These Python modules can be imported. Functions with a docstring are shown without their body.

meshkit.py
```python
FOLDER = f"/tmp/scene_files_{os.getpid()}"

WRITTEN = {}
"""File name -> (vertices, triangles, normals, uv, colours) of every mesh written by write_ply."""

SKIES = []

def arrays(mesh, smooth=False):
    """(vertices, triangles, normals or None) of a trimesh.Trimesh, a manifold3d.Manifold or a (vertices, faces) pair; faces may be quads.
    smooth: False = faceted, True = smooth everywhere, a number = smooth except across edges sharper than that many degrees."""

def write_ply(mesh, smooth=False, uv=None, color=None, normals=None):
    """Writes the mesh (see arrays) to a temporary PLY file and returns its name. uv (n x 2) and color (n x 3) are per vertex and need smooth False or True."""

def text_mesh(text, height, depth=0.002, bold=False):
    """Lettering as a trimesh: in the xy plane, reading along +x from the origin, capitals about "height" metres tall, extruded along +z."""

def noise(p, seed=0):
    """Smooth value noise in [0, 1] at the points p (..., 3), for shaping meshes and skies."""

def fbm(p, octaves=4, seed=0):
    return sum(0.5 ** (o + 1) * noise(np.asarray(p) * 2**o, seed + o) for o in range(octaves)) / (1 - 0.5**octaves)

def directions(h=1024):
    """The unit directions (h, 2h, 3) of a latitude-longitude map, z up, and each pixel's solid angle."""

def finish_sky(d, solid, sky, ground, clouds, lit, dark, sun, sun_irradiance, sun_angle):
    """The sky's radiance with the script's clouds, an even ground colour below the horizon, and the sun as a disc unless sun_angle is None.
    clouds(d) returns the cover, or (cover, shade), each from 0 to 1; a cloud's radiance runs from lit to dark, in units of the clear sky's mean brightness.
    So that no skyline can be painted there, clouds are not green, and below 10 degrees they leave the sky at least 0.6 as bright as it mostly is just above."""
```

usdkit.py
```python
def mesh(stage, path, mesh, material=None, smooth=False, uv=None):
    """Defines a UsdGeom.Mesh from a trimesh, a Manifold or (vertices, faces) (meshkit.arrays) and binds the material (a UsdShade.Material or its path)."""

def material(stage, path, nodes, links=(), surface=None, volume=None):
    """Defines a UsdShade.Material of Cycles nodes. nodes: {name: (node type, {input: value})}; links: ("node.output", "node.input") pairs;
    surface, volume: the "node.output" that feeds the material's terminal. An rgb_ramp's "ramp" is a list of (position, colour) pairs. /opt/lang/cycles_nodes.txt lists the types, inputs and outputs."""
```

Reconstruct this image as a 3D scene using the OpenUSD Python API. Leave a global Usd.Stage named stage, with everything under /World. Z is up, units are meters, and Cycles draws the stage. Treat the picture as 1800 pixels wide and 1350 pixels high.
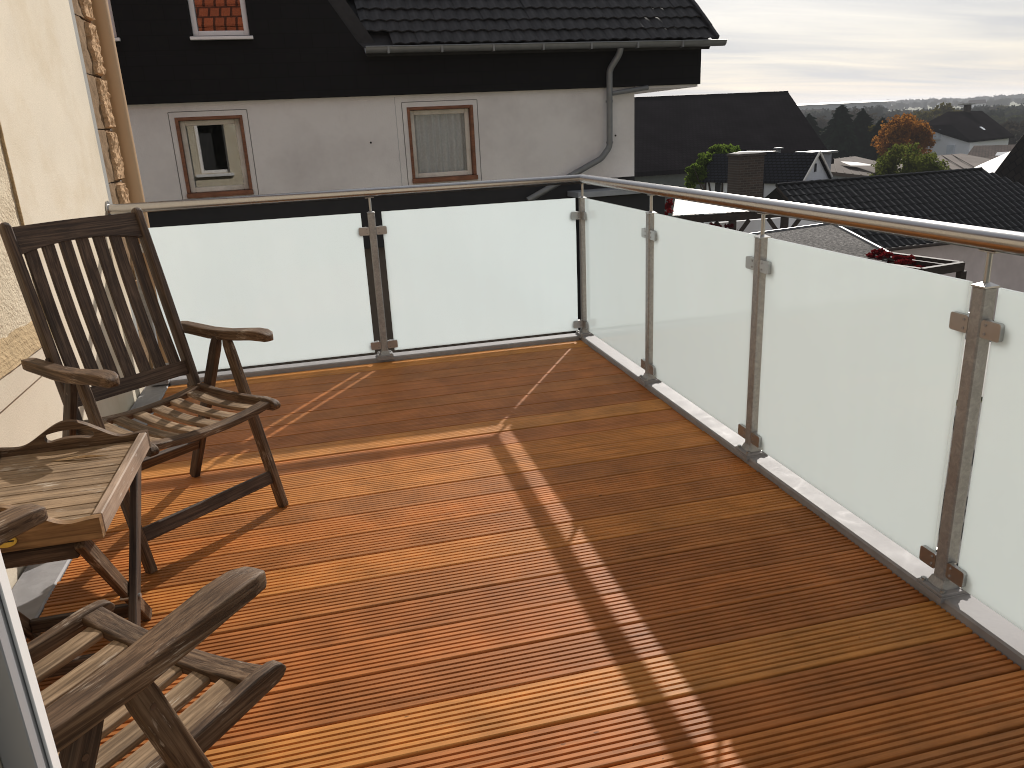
import math
import numpy as np
import trimesh
import shapely
from shapely.geometry import Polygon, Point, box as sbox
from pxr import Usd, UsdGeom, UsdLux, UsdShade, Sdf, Gf, Vt
import usdkit
import meshkit

stage = Usd.Stage.CreateInMemory()
UsdGeom.SetStageUpAxis(stage, UsdGeom.Tokens.z)
UsdGeom.SetStageMetersPerUnit(stage, 1.0)
world = UsdGeom.Xform.Define(stage, "/World")
stage.SetDefaultPrim(world.GetPrim())
UsdGeom.Scope.Define(stage, "/World/Looks")
UP = np.array([0, 0, 1.0])

# ------------------------------------------------------------------ camera, sky, sun, exposure
CAM = np.array([-1.5135, -4.5609, 1.2846])
yaw, pitch, roll = 0.2270, -0.3148, -0.0494
EXPOSURE = 0.36
SKY_STRENGTH = 0.10
SUN_INTENSITY = 1.0
SUN_TO = np.array([0.93, 1.47, 0.985])
SUN_TO = SUN_TO / np.linalg.norm(SUN_TO)
sun_el = math.asin(SUN_TO[2])
sun_rot = math.atan2(SUN_TO[0], SUN_TO[1])

fwd = np.array([math.sin(yaw) * math.cos(pitch), math.cos(yaw) * math.cos(pitch), math.sin(pitch)])
rgt = np.array([math.cos(yaw), -math.sin(yaw), 0.0])
upv = np.cross(rgt, fwd)
cr, sr = math.cos(roll), math.sin(roll)
rgt, upv = cr * rgt + sr * upv, -sr * rgt + cr * upv
cam = UsdGeom.Camera.Define(stage, "/World/camera")
cam.CreateHorizontalApertureAttr(36.0)
cam.CreateVerticalApertureAttr(27.0)
cam.CreateFocalLengthAttr(36.0 * 1379.2 / 1800.0)
cam.CreateClippingRangeAttr(Gf.Vec2f(0.05, 20000))
cam.CreateExposureAttr(EXPOSURE)
m4 = Gf.Matrix4d(*rgt, 0, *upv, 0, *(-fwd), 0, *CAM, 1)
cam.AddTransformOp().Set(m4)

sky_mat = usdkit.material(stage, "/World/Looks/sky", {
    "sky": ("sky_texture", {"sky_type": "single_scattering", "sun_disc": False, "sun_elevation": sun_el, "sun_rotation": sun_rot,
                            "altitude": 300.0, "air_density": 1.0, "aerosol_density": 1.6, "ozone_density": 1.0}),
    "tc": ("texture_coordinate", {}),
    "sep": ("separate_xyz", {}),
    "zz": ("math", {"math_type": "maximum", "value2": 0.0}),
    "zo": ("math", {"math_type": "add", "value2": 0.10}),
    "dx": ("math", {"math_type": "divide"}), "dy": ("math", {"math_type": "divide"}),
    "cmb": ("combine_xyz", {"z": 0.0}),
    "rot": ("mapping", {"rotation": (0, 0, 0.35), "scale": (0.42, 1.5, 1.0)}),
    "n": ("noise_texture", {"scale": 1.1, "detail": 7.0, "roughness": 0.55, "distortion": 0.5}),
    "cov": ("map_range", {"from_min": 0.34, "from_max": 0.66, "to_min": 0.80, "to_max": 0.97, "clamp": True}),
    "lum": ("map_range", {"from_min": 0.30, "from_max": 0.72, "to_min": 0.965, "to_max": 1.05, "clamp": True}),
    "gx": ("math", {"math_type": "multiply", "value2": float(SUN_TO[0])}),
    "gy": ("math", {"math_type": "multiply_add", "value2": float(SUN_TO[1])}),
    "gz": ("math", {"math_type": "multiply_add", "value2": float(SUN_TO[2]), "use_clamp": True}),
    "pw": ("math", {"math_type": "power", "value2": 5.0}),
    "am": ("math", {"math_type": "multiply_add", "value2": 4.1, "value3": 2.4}),
    "al": ("math", {"math_type": "multiply"}),
    "cc": ("combine_color", {"color_type": "rgb"}),
    "cb": ("math", {"math_type": "multiply", "value2": 1.03}), "cg": ("math", {"math_type": "multiply", "value2": 1.0}), "cr": ("math", {"math_type": "multiply", "value2": 0.99}),
    "mx": ("mix_color", {"blend_type": "mix"}),
    "bg": ("background_shader", {"strength": SKY_STRENGTH}),
}, [("tc.generated", "sep.vector"), ("sep.z", "zz.value1"), ("zz.value", "zo.value1"), ("sep.x", "dx.value1"), ("zo.value", "dx.value2"),
    ("sep.y", "dy.value1"), ("zo.value", "dy.value2"), ("dx.value", "cmb.x"), ("dy.value", "cmb.y"), ("cmb.vector", "rot.vector"),
    ("rot.vector", "n.vector"), ("n.fac", "cov.value"), ("n.fac", "lum.value"), ("sep.x", "gx.value1"), ("sep.y", "gy.value1"), ("gx.value", "gy.value3"),
    ("sep.z", "gz.value1"), ("gy.value", "gz.value3"), ("gz.value", "pw.value1"), ("pw.value", "am.value1"), ("am.value", "al.value1"), ("lum.result", "al.value2"),
    ("al.value", "cr.value1"), ("al.value", "cg.value1"), ("al.value", "cb.value1"), ("cr.value", "cc.r"), ("cg.value", "cc.g"), ("cb.value", "cc.b"),
    ("sky.color", "mx.a"), ("cc.color", "mx.b"), ("cov.result", "mx.fac"),
    ("mx.result", "bg.color")], surface="bg.background")
dome = UsdLux.DomeLight.Define(stage, "/World/sky")
UsdShade.MaterialBindingAPI.Apply(dome.GetPrim()).Bind(sky_mat)
dome.GetPrim().SetCustomDataByKey("kind", "structure")

sun = UsdLux.DistantLight.Define(stage, "/World/sun")
sun.CreateIntensityAttr(SUN_INTENSITY)
sun.CreateAngleAttr(0.55)
sun.CreateColorAttr(Gf.Vec3f(1.0, 0.94, 0.865))
sun.CreateNormalizeAttr(True)
zx = np.cross(UP, SUN_TO); zx /= np.linalg.norm(zx); zy = np.cross(SUN_TO, zx)
sun.AddTransformOp().Set(Gf.Matrix4d(*zx, 0, *zy, 0, *SUN_TO, 0, 0, 0, 0, 1))

# ------------------------------------------------------------------ helpers
used = {}


def path_for(name, parent="/World"):
    n = used.get((parent, name), 0)
    used[(parent, name)] = n + 1
    return f"{parent}/{name}" + (f"_{n:03d}" if n else "")


def tag(prim, label=None, cat=None, group=None, kind=None):
    for k, v in (("label", label), ("category", cat), ("group", group), ("kind", kind)):
        if v:
            prim.SetCustomDataByKey(k, v)
    return prim


def thing(name, label=None, cat=None, loc=(0, 0, 0), rotz=0.0, group=None, kind=None):
    x = UsdGeom.Xform.Define(stage, path_for(name))
    x.AddTranslateOp().Set(Gf.Vec3d(*map(float, loc)))
    x.AddRotateZOp().Set(float(math.degrees(rotz)))
    tag(x.GetPrim(), label, cat, group, kind)
    return str(x.GetPath())


def copy_of(src, loc, rotz, label=None, group=None):
    p = stage.GetPrimAtPath(src)
    base = src.rsplit("/", 1)[1]
    x = UsdGeom.Xform.Define(stage, path_for(base))
    x.GetPrim().GetReferences().AddInternalReference(src)
    x.GetPrim().SetInstanceable(True)
    x.ClearXformOpOrder()
    x = UsdGeom.Xform(x.GetPrim())
    ops = {o.GetOpName(): o for o in UsdGeom.Xform(p).GetOrderedXformOps()}
    x.GetPrim().GetAttribute("xformOp:translate").Set(Gf.Vec3d(*map(float, loc)))
    x.GetPrim().GetAttribute("xformOp:rotateZ").Set(float(math.degrees(rotz)))
    x.GetPrim().GetAttribute("xformOpOrder").Set(["xformOp:translate", "xformOp:rotateZ"])
    d = p.GetCustomData()
    tag(x.GetPrim(), label or d.get("label"), d.get("category"), group or d.get("group"))
    return str(x.GetPath())


def part(parent, name, mesh, mat, smooth=False, label=None, frame=None):
    """ONE mesh prim under parent. frame = (origin, along): gives a 'grain' primvar, x along the member, for wood."""
    v, f, n = meshkit.arrays(mesh, smooth)
    m = UsdGeom.Mesh.Define(stage, path_for(name, parent))
    m.CreatePointsAttr(Vt.Vec3fArray.FromNumpy(v.astype(np.float32)))
    m.CreateFaceVertexCountsAttr(Vt.IntArray.FromNumpy(np.full(len(f), 3, np.int32)))
    m.CreateFaceVertexIndicesAttr(Vt.IntArray.FromNumpy(f.astype(np.int32).ravel()))
    m.CreateSubdivisionSchemeAttr("none")
    if n is not None:
        m.CreateNormalsAttr(Vt.Vec3fArray.FromNumpy(n.astype(np.float32)))
        m.SetNormalsInterpolation("vertex")
    if frame is not None:
        o, a = np.asarray(frame[0], float), np.asarray(frame[1], float)
        a = a / np.linalg.norm(a)
        b = np.cross(UP if abs(a[2]) < 0.9 else np.array([1.0, 0, 0]), a); b /= np.linalg.norm(b)
        c = np.cross(a, b)
        h = abs(hash((round(float(o[0]), 4), round(float(o[1]), 4), round(float(o[2]), 4), len(v)))) % 997
        g = (v - o) @ np.stack([a, b, c], 1) + np.array([h * 0.37, (h % 31) * 0.71, (h % 17) * 0.53])
        UsdGeom.PrimvarsAPI(m).CreatePrimvar("grain", Sdf.ValueTypeNames.Float3Array, "vertex").Set(Vt.Vec3fArray.FromNumpy(g.astype(np.float32)))
    UsdShade.MaterialBindingAPI.Apply(m.GetPrim()).Bind(mat)
    m.CreateDoubleSidedAttr(True)
    if label:
        m.GetPrim().SetCustomDataByKey("label", label)
    return str(m.GetPath())


def top(name, mesh, mat, label=None, cat=None, kind=None, smooth=False, group=None, frame=None):
    p = part("/World", name, mesh, mat, smooth, None, frame)
    tag(stage.GetPrimAtPath(p), label, cat, group, kind)
    return p


def cat_(*ms):
    return trimesh.util.concatenate([m for m in ms if m is not None])


def cbox(size, center=(0, 0, 0), c=0.003):
    """A box with chamfered edges."""
    s = np.asarray(size, float) / 2
    c = min(c, s.min() * 0.45)
    pts = []
    for sx in (-1, 1):
        for sy in (-1, 1):
            for sz in (-1, 1):
                k = np.array([sx, sy, sz])
                for ax in range(3):
                    q = s - c
                    q = q.copy(); q[ax] = s[ax]
                    pts.append(k * q)
    m = trimesh.convex.convex_hull(np.array(pts))
    m.apply_translation(center)
    return m


def box2(lo, hi, c=0.003):
    lo, hi = np.asarray(lo, float), np.asarray(hi, float)
    return cbox(hi - lo, (lo + hi) / 2, c)


def plainbox(lo, hi):
    lo, hi = np.asarray(lo, float), np.asarray(hi, float)
    m = trimesh.creation.box(hi - lo)
    m.apply_translation((lo + hi) / 2)
    return m


def orient(m, p0, p1, up=UP):
    """Moves a mesh made along +x (centred) so that it lies from p0 to p1, its z towards up."""
    p0, p1 = np.asarray(p0, float), np.asarray(p1, float)
    x = p1 - p0; x /= np.linalg.norm(x)
    z = np.asarray(up, float); z = z - x * (z @ x); z /= np.linalg.norm(z)
    y = np.cross(z, x)
    T = np.eye(4); T[:3, 0], T[:3, 1], T[:3, 2], T[:3, 3] = x, y, z, (p0 + p1) / 2
    m = m.copy(); m.apply_transform(T)
    return m


def beam(p0, p1, w, t, up=UP, c=0.003):
    return orient(cbox((np.linalg.norm(np.subtract(p1, p0)), w, t), c=c), p0, p1, up)


def frame_of(p0, p1):
    return (np.asarray(p0, float), np.subtract(p1, p0))


def tube(points, r, n=16, caps=True):
    p = np.asarray(points, float)
    t = np.gradient(p, axis=0)
    t /= np.linalg.norm(t, axis=1, keepdims=True)
    a = np.cross(t[0], UP if abs(t[0][2]) < 0.9 else [1.0, 0, 0]); a /= np.linalg.norm(a)
    rings = []
    ang = np.arange(n) * 2 * np.pi / n
    for i in range(len(p)):
        a = a - t[i] * (a @ t[i]); a /= np.linalg.norm(a)
        b = np.cross(t[i], a)
        k = 1.0
        if 0 < i < len(p) - 1:
            d0 = p[i] - p[i - 1]; d1 = p[i + 1] - p[i]
            k = 1.0 / max(0.5, math.sqrt((1 + d0 @ d1 / np.linalg.norm(d0) / np.linalg.norm(d1)) / 2)) if False else 1.0
        rings.append(p[i] + r * k * (np.cos(ang)[:, None] * a + np.sin(ang)[:, None] * b))
    v = np.vstack(rings)
    f = []
    for i in range(len(p) - 1):
        for j in range(n):
            q = [i * n + j, i * n + (j + 1) % n, (i + 1) * n + (j + 1) % n, (i + 1) * n + j]
            f += [[q[0], q[1], q[2]], [q[0], q[2], q[3]]]
    if caps:
        v = np.vstack([v, p[0], p[-1]])
        for j in range(n):
            f.append([len(v) - 2, (j + 1) % n, j])
            f.append([len(v) - 1, (len(p) - 1) * n + j, (len(p) - 1) * n + (j + 1) % n])
    m = trimesh.Trimesh(v, f, process=False)
    m.fix_normals()
    return m


def smooth_path(pts, r, n=5):
    """Rounds the corners of a polyline."""
    pts = [np.asarray(q, float) for q in pts]
    out = [pts[0]]
    for i in range(1, len(pts) - 1):
        a, b, c = pts[i - 1], pts[i], pts[i + 1]
        u = (a - b) / np.linalg.norm(a - b); w = (c - b) / np.linalg.norm(c - b)
        for k in range(n + 1):
            s = k / n
            out.append((1 - s) ** 2 * (b + u * r) + 2 * s * (1 - s) * b + s * s * (b + w * r))
    out.append(pts[-1])
    return np.array(out)


def loft(centers, halfw, halfh, wdir=None, hdir=None, n=12, e=3.5):
    """Superellipse sections (width along wdir, height along hdir) joined into one closed mesh."""
    ang = np.arange(n) * 2 * np.pi / n + np.pi / n
    cx = np.sign(np.cos(ang)) * np.abs(np.cos(ang)) ** (2 / e)
    cz = np.sign(np.sin(ang)) * np.abs(np.sin(ang)) ** (2 / e)
    v = []
    for i, c in enumerate(centers):
        wd = np.asarray(wdir if np.ndim(wdir) == 1 else wdir[i], float)
        hd = np.asarray(hdir if np.ndim(hdir) == 1 else hdir[i], float)
        v.append(np.asarray(c) + cx[:, None] * halfw[i] * wd + cz[:, None] * halfh[i] * hd)
    k = len(centers)
    v = np.vstack(v + [centers[0], centers[-1]])
    f = []
    for i in range(k - 1):
        for j in range(n):
            q = [i * n + j, i * n + (j + 1) % n, (i + 1) * n + (j + 1) % n, (i + 1) * n + j]
            f += [[q[0], q[1], q[2]], [q[0], q[2], q[3]]]
    for j in range(n):
        f.append([k * n, (j + 1) % n, j]); f.append([k * n + 1, (k - 1) * n + j, (k - 1) * n + (j + 1) % n])
    m = trimesh.Trimesh(v, f, process=False)
    m.fix_normals()
    return m


def extrude(poly, d):
    gs = getattr(poly, "geoms", [poly])
    return cat_(*[trimesh.creation.extrude_polygon(g, d, engine="earcut") for g in gs])


def place(m, o, x, y, z):
    """Maps mesh axes x, y, z to the given directions at origin o."""
    T = np.eye(4); T[:3, 0], T[:3, 1], T[:3, 2], T[:3, 3] = x, y, z, o
    m = m.copy(); m.apply_transform(T)
    if np.linalg.det(T[:3, :3]) < 0:
        m.invert()
    return m


def slab(quad, t, down=(0, 0, -1)):
    """A closed plate under the given planar polygon of 3-D points, thickness t."""
    q = np.asarray(quad, float); k = len(q)
    v = np.vstack([q, q + np.asarray(down, float) * t])
    f = []
    for i in range(1, k - 1):
        f.append([0, i, i + 1]); f.append([k, k + i + 1, k + i])
    for i in range(k):
        j = (i + 1) % k
        f += [[i, k + i, k + j], [i, k + j, j]]
    m = trimesh.Trimesh(v, f, process=False); m.fix_normals()
    return m


def hull(pts):
    return trimesh.convex.convex_hull(np.asarray(pts, float))


# ------------------------------------------------------------------ materials
def mat(name, nodes, links, surface="p.BSDF"):
    return usdkit.material(stage, "/World/Looks/" + name, nodes, links, surface=surface)


def plain(name, col, rough=0.6, metal=0.0, var=0.12, scale=6.0, bump=0.0, bscale=60.0, spec=0.5, coord="pos", dirt=None, dirt_scale=1.5):
    """A surface colour with soft variation, optional dirt tone and fine relief."""
    c = np.array(col)
    nodes = {"g": ("geometry", {}),
             "n": ("noise_texture", {"scale": scale, "detail": 5.0, "roughness": 0.6}),
             "r": ("rgb_ramp", {"ramp": [(0.25, tuple(c * (1 - var))), (0.75, tuple(np.minimum(c * (1 + var), 1)))]}),
             "p": ("principled_bsdf", {"roughness": rough, "metallic": metal, "specular_ior_level": spec})}
    links = [("g.position", "n.vector"), ("n.fac", "r.fac")]
    out = "r.color"
    if dirt is not None:
        nodes["n2"] = ("noise_texture", {"scale": dirt_scale, "detail": 6.0, "roughness": 0.65})
        nodes["r2"] = ("rgb_ramp", {"ramp": [(0.45, (0, 0, 0)), (0.72, (1, 1, 1))]})
        nodes["mx"] = ("mix_color", {"blend_type": "mix", "b": tuple(dirt)})
        links += [("g.position", "n2.vector"), ("n2.fac", "r2.fac"), ("r2.color", "mx.fac"), (out, "mx.a")]
        out = "mx.result"
    links.append((out, "p.base_color"))
    if bump:
        nodes["nb"] = ("noise_texture", {"scale": bscale, "detail": 5.0, "roughness": 0.6})
        nodes["b"] = ("bump", {"strength": 1.0, "distance": bump})
        links += [("g.position", "nb.vector"), ("nb.fac", "b.height"), ("b.normal", "p.normal")]
    return mat(name, nodes, links)


def wood(name, c_dark, c_mid, c_light, rough=0.6, chips=False, along=3.0, across=90.0, attr=True, blotch=0.25, bump=0.0008, streak=None, spec=0.4, ramp=(0.3, 0.5, 0.72)):
    nodes = {"m": ("mapping", {"scale": (along, across, across)}),
             "n": ("noise_texture", {"scale": 1.0, "detail": 6.0, "roughness": 0.65, "distortion": 0.6}),
             "r": ("rgb_ramp", {"ramp": [(ramp[0], c_dark), (ramp[1], c_mid), (ramp[2], c_light)]}),
             "n2": ("noise_texture", {"scale": 7.0, "detail": 4.0, "roughness": 0.6}),
             "r2": ("rgb_ramp", {"ramp": [(0.3, (1 - blotch,) * 3), (0.7, (1 + blotch,) * 3)]}),
             "mul": ("mix_color", {"blend_type": "multiply", "fac": 1.0}),
             "b": ("bump", {"strength": 0.8, "distance": bump}),
             "p": ("principled_bsdf", {"roughness": rough, "specular_ior_level": spec})}
    if attr:
        nodes["a"] = ("attribute", {"attribute": "grain"}); src = "a.vector"
    else:
        nodes["a"] = ("geometry", {}); src = "a.position"
    links = [(src, "m.vector"), ("m.vector", "n.vector"), ("n.fac", "r.fac"), (src, "n2.vector"), ("n2.fac", "r2.fac"),
             ("r.color", "mul.a"), ("r2.color", "mul.b"), ("n.fac", "b.height"), ("b.normal", "p.normal")]
    out = "mul.result"
    if streak is not None:
        nodes["m3"] = ("mapping", {"scale": (along * 5, across * 1.6, across * 1.6)})
        nodes["n3"] = ("noise_texture", {"scale": 1.0, "detail": 5.0, "roughness": 0.7})
        nodes["n4"] = ("noise_texture", {"scale": 9.0, "detail": 3.0})
        nodes["mm"] = ("math", {"math_type": "multiply"})
        nodes["r3"] = ("rgb_ramp", {"ramp": [(0.33, (0, 0, 0)), (0.40, (0.8, 0.8, 0.8))]})
        nodes["mx"] = ("mix_color", {"blend_type": "mix", "b": streak})
        links += [(src, "m3.vector"), ("m3.vector", "n3.vector"), (src, "n4.vector"), ("n3.fac", "mm.value1"), ("n4.fac", "mm.value2"),
                  ("mm.value", "r3.fac"), ("r3.color", "mx.fac"), (out, "mx.a")]
        out = "mx.result"
    if chips:
        nodes["mc"] = ("mapping", {"scale": (28.0, 75.0, 75.0)})
        nodes["nc"] = ("noise_texture", {"scale": 1.0, "detail": 1.0})
        nodes["rc"] = ("rgb_ramp", {"ramp": [(0.795, (0, 0, 0)), (0.815, (0.85, 0.85, 0.85))]})
        nodes["xc"] = ("mix_color", {"blend_type": "mix", "b": tuple(np.array(c_dark) * 0.45)})
        nodes["nd"] = ("noise_texture", {"scale": 1.7, "detail": 6.0, "roughness": 0.6})
        nodes["rd"] = ("rgb_ramp", {"ramp": [(0.50, (0, 0, 0)), (0.80, (0.16, 0.16, 0.16))]})
        nodes["xd"] = ("mix_color", {"blend_type": "mix", "b": (0.30, 0.21, 0.14)})
        nodes["gp"] = ("geometry", {})
        links += [(src, "mc.vector"), ("mc.vector", "nc.vector"), ("nc.fac", "rc.fac"), ("rc.color", "xc.fac"), (out, "xc.a"),
                  ("gp.position", "nd.vector"), ("nd.fac", "rd.fac"), ("rd.color", "xd.fac"), ("xc.result", "xd.a")]
        out = "xd.result"
    links.append((out, "p.base_color"))
    return mat(name, nodes, links)


def leafmat(name, cols, trans=0.35):
    nodes = {"g": ("geometry", {}),
             "n": ("noise_texture", {"scale": 0.9, "detail": 3.0}),
             "ad": ("math", {"math_type": "multiply_add", "value2": 0.55, "value3": -0.05}),
             "sm": ("math", {"math_type": "multiply_add", "value2": 0.6}),
             "r": ("rgb_ramp", {"ramp": list(zip(np.linspace(0.15, 0.85, len(cols)), cols))}),
             "d": ("diffuse_bsdf", {}),
             "t": ("translucent_bsdf", {}),
             "mx": ("mix_closure", {"fac": trans})}
    links = [("g.position", "n.vector"), ("g.random_per_island", "ad.value1"), ("n.fac", "sm.value1"), ("ad.value", "sm.value3"), ("sm.value", "r.fac"),
             ("r.color", "d.color"), ("r.color", "t.color"), ("d.BSDF", "mx.closure1"), ("t.BSDF", "mx.closure2")]
    return mat(name, nodes, links, surface="mx.closure")


M = {}
# deck boards: fresh oiled hardwood in several tones
tones = {"red_brown": (0.30, 0.115, 0.042), "brown": (0.27, 0.118, 0.045), "orange": (0.40, 0.165, 0.052), "tan": (0.46, 0.235, 0.075),
         "honey": (0.44, 0.205, 0.062), "dark": (0.225, 0.088, 0.036)}
for k, c in tones.items():
    c = (0.52 * np.array(c) + 0.48 * np.array((0.345, 0.150, 0.053))) * np.array([1.15, 1.02, 0.82])
    M["deck_" + k] = wood("deck_" + k, tuple(c * 0.72), tuple(c), tuple(c * 1.22), rough=0.5, along=2.2, across=55.0, chips=True, blotch=0.20, bump=0.0005, spec=0.12)
M["teak"] = wood("weathered_teak", (0.042, 0.023, 0.012), (0.092, 0.054, 0.031), (0.150, 0.097, 0.058), rough=0.62, along=5.0, across=170.0, blotch=0.35, bump=0.0020, streak=(0.34, 0.28, 0.22), spec=0.25, ramp=(0.38, 0.5, 0.62))
M["teak_dark"] = wood("weathered_teak_dark", (0.026, 0.0150, 0.0095), (0.053, 0.032, 0.021), (0.098, 0.064, 0.043), rough=0.6, along=5.0, across=170.0, blotch=0.35, bump=0.0018, spec=0.35, ramp=(0.38, 0.5, 0.62))
M["teak_light"] = wood("weathered_teak_light", (0.105, 0.066, 0.037), (0.205, 0.137, 0.08), (0.30, 0.21, 0.13), rough=0.62, along=4.0, across=120.0, blotch=0.3, bump=0.001, streak=(0.46, 0.40, 0.33), spec=0.3, ramp=(0.36, 0.5, 0.64))
M["teak_warm"] = wood("weathered_teak_warm", (0.045, 0.024, 0.010), (0.15, 0.083, 0.036), (0.24, 0.145, 0.068), rough=0.62, along=4.0, across=90.0, blotch=0.45, bump=0.0014, spec=0.3)
M["teak_dusty"] = wood("weathered_teak_dusty", (0.17, 0.115, 0.08), (0.26, 0.185, 0.135), (0.34, 0.255, 0.19), rough=0.65, along=5.0, across=110.0, blotch=0.3, bump=0.0012, streak=(0.55, 0.5, 0.44), spec=0.3)
M["dark_timber"] = wood("dark_timber", (0.018, 0.012, 0.009), (0.034, 0.022, 0.016), (0.05, 0.034, 0.025), rough=0.65, along=3, across=60, attr=False, blotch=0.3)
M["steel_rail"] = mat("brushed_steel", {
    "g": ("geometry", {}), "m": ("mapping", {"scale": (900.0, 900.0, 900.0)}), "n": ("noise_texture", {"scale": 1.0, "detail": 2.0}),
    "n2": ("noise_texture", {"scale": 9.0, "detail": 4.0}),
    "rr": ("map_range", {"from_min": 0.2, "from_max": 0.8, "to_min": 0.20, "to_max": 0.30}),
    "p": ("principled_bsdf", {"metallic": 1.0, "base_color": (0.47, 0.46, 0.455)})},
    [("g.position", "n2.vector"), ("n2.fac", "rr.value"), ("rr.result", "p.roughness")])
M["steel"] = plain("stainless_steel", (0.46, 0.46, 0.455), rough=0.42, metal=1.0, var=0.06, scale=30)
M["galv"] = mat("galvanised_steel", {
    "g": ("geometry", {}),
    "v": ("noise_texture", {"scale": 55.0, "detail": 4.0, "roughness": 0.7, "distortion": 0.8}),
    "n": ("noise_texture", {"scale": 12.0, "detail": 5.0, "roughness": 0.65}),
    "r": ("rgb_ramp", {"ramp": [(0.25, (0.26, 0.265, 0.265)), (0.5, (0.33, 0.335, 0.335)), (0.75, (0.43, 0.435, 0.435))]}),
    "r2": ("rgb_ramp", {"ramp": [(0.3, (0.88, 0.88, 0.88)), (0.7, (1.08, 1.08, 1.08))]}),
    "mul": ("mix_color", {"blend_type": "multiply", "fac": 1.0}),
    "rr": ("map_range", {"from_min": 0.2, "from_max": 0.8, "to_min": 0.38, "to_max": 0.6}),
    "b": ("bump", {"strength": 0.3, "distance": 0.0006}),
    "p": ("principled_bsdf", {"metallic": 0.45})},
    [("g.position", "v.vector"), ("g.position", "n.vector"), ("v.fac", "r.fac"), ("n.fac", "r2.fac"), ("r.color", "mul.a"), ("r2.color", "mul.b"),
     ("mul.result", "p.base_color"), ("n.fac", "rr.value"), ("rr.result", "p.roughness"), ("v.fac", "b.height"), ("b.normal", "p.normal")])
M["zinc"] = mat("zinc_sheet", {
    "g": ("geometry", {}),
    "n": ("noise_texture", {"scale": 9.0, "detail": 7.0, "roughness": 0.7, "distortion": 1.2}),
    "n2": ("noise_texture", {"scale": 45.0, "detail": 4.0}),
    "r": ("rgb_ramp", {"ramp": [(0.3, (0.235, 0.23, 0.235)), (0.5, (0.27, 0.265, 0.27)), (0.58, (0.30, 0.295, 0.30)), (0.75, (0.32, 0.315, 0.32))]}),
    "rr": ("map_range", {"from_min": 0.3, "from_max": 0.7, "to_min": 0.55, "to_max": 0.75}),
    "b": ("bump", {"strength": 0.12, "distance": 0.002}),
    "p": ("principled_bsdf", {"metallic": 0.1, "specular_ior_level": 0.25})},
    [("g.position", "n.vector"), ("g.position", "n2.vector"), ("n.fac", "r.fac"), ("r.color", "p.base_color"), ("n.fac", "rr.value"), ("rr.result", "p.roughness"), ("n.fac", "b.height"), ("b.normal", "p.normal")])
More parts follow.
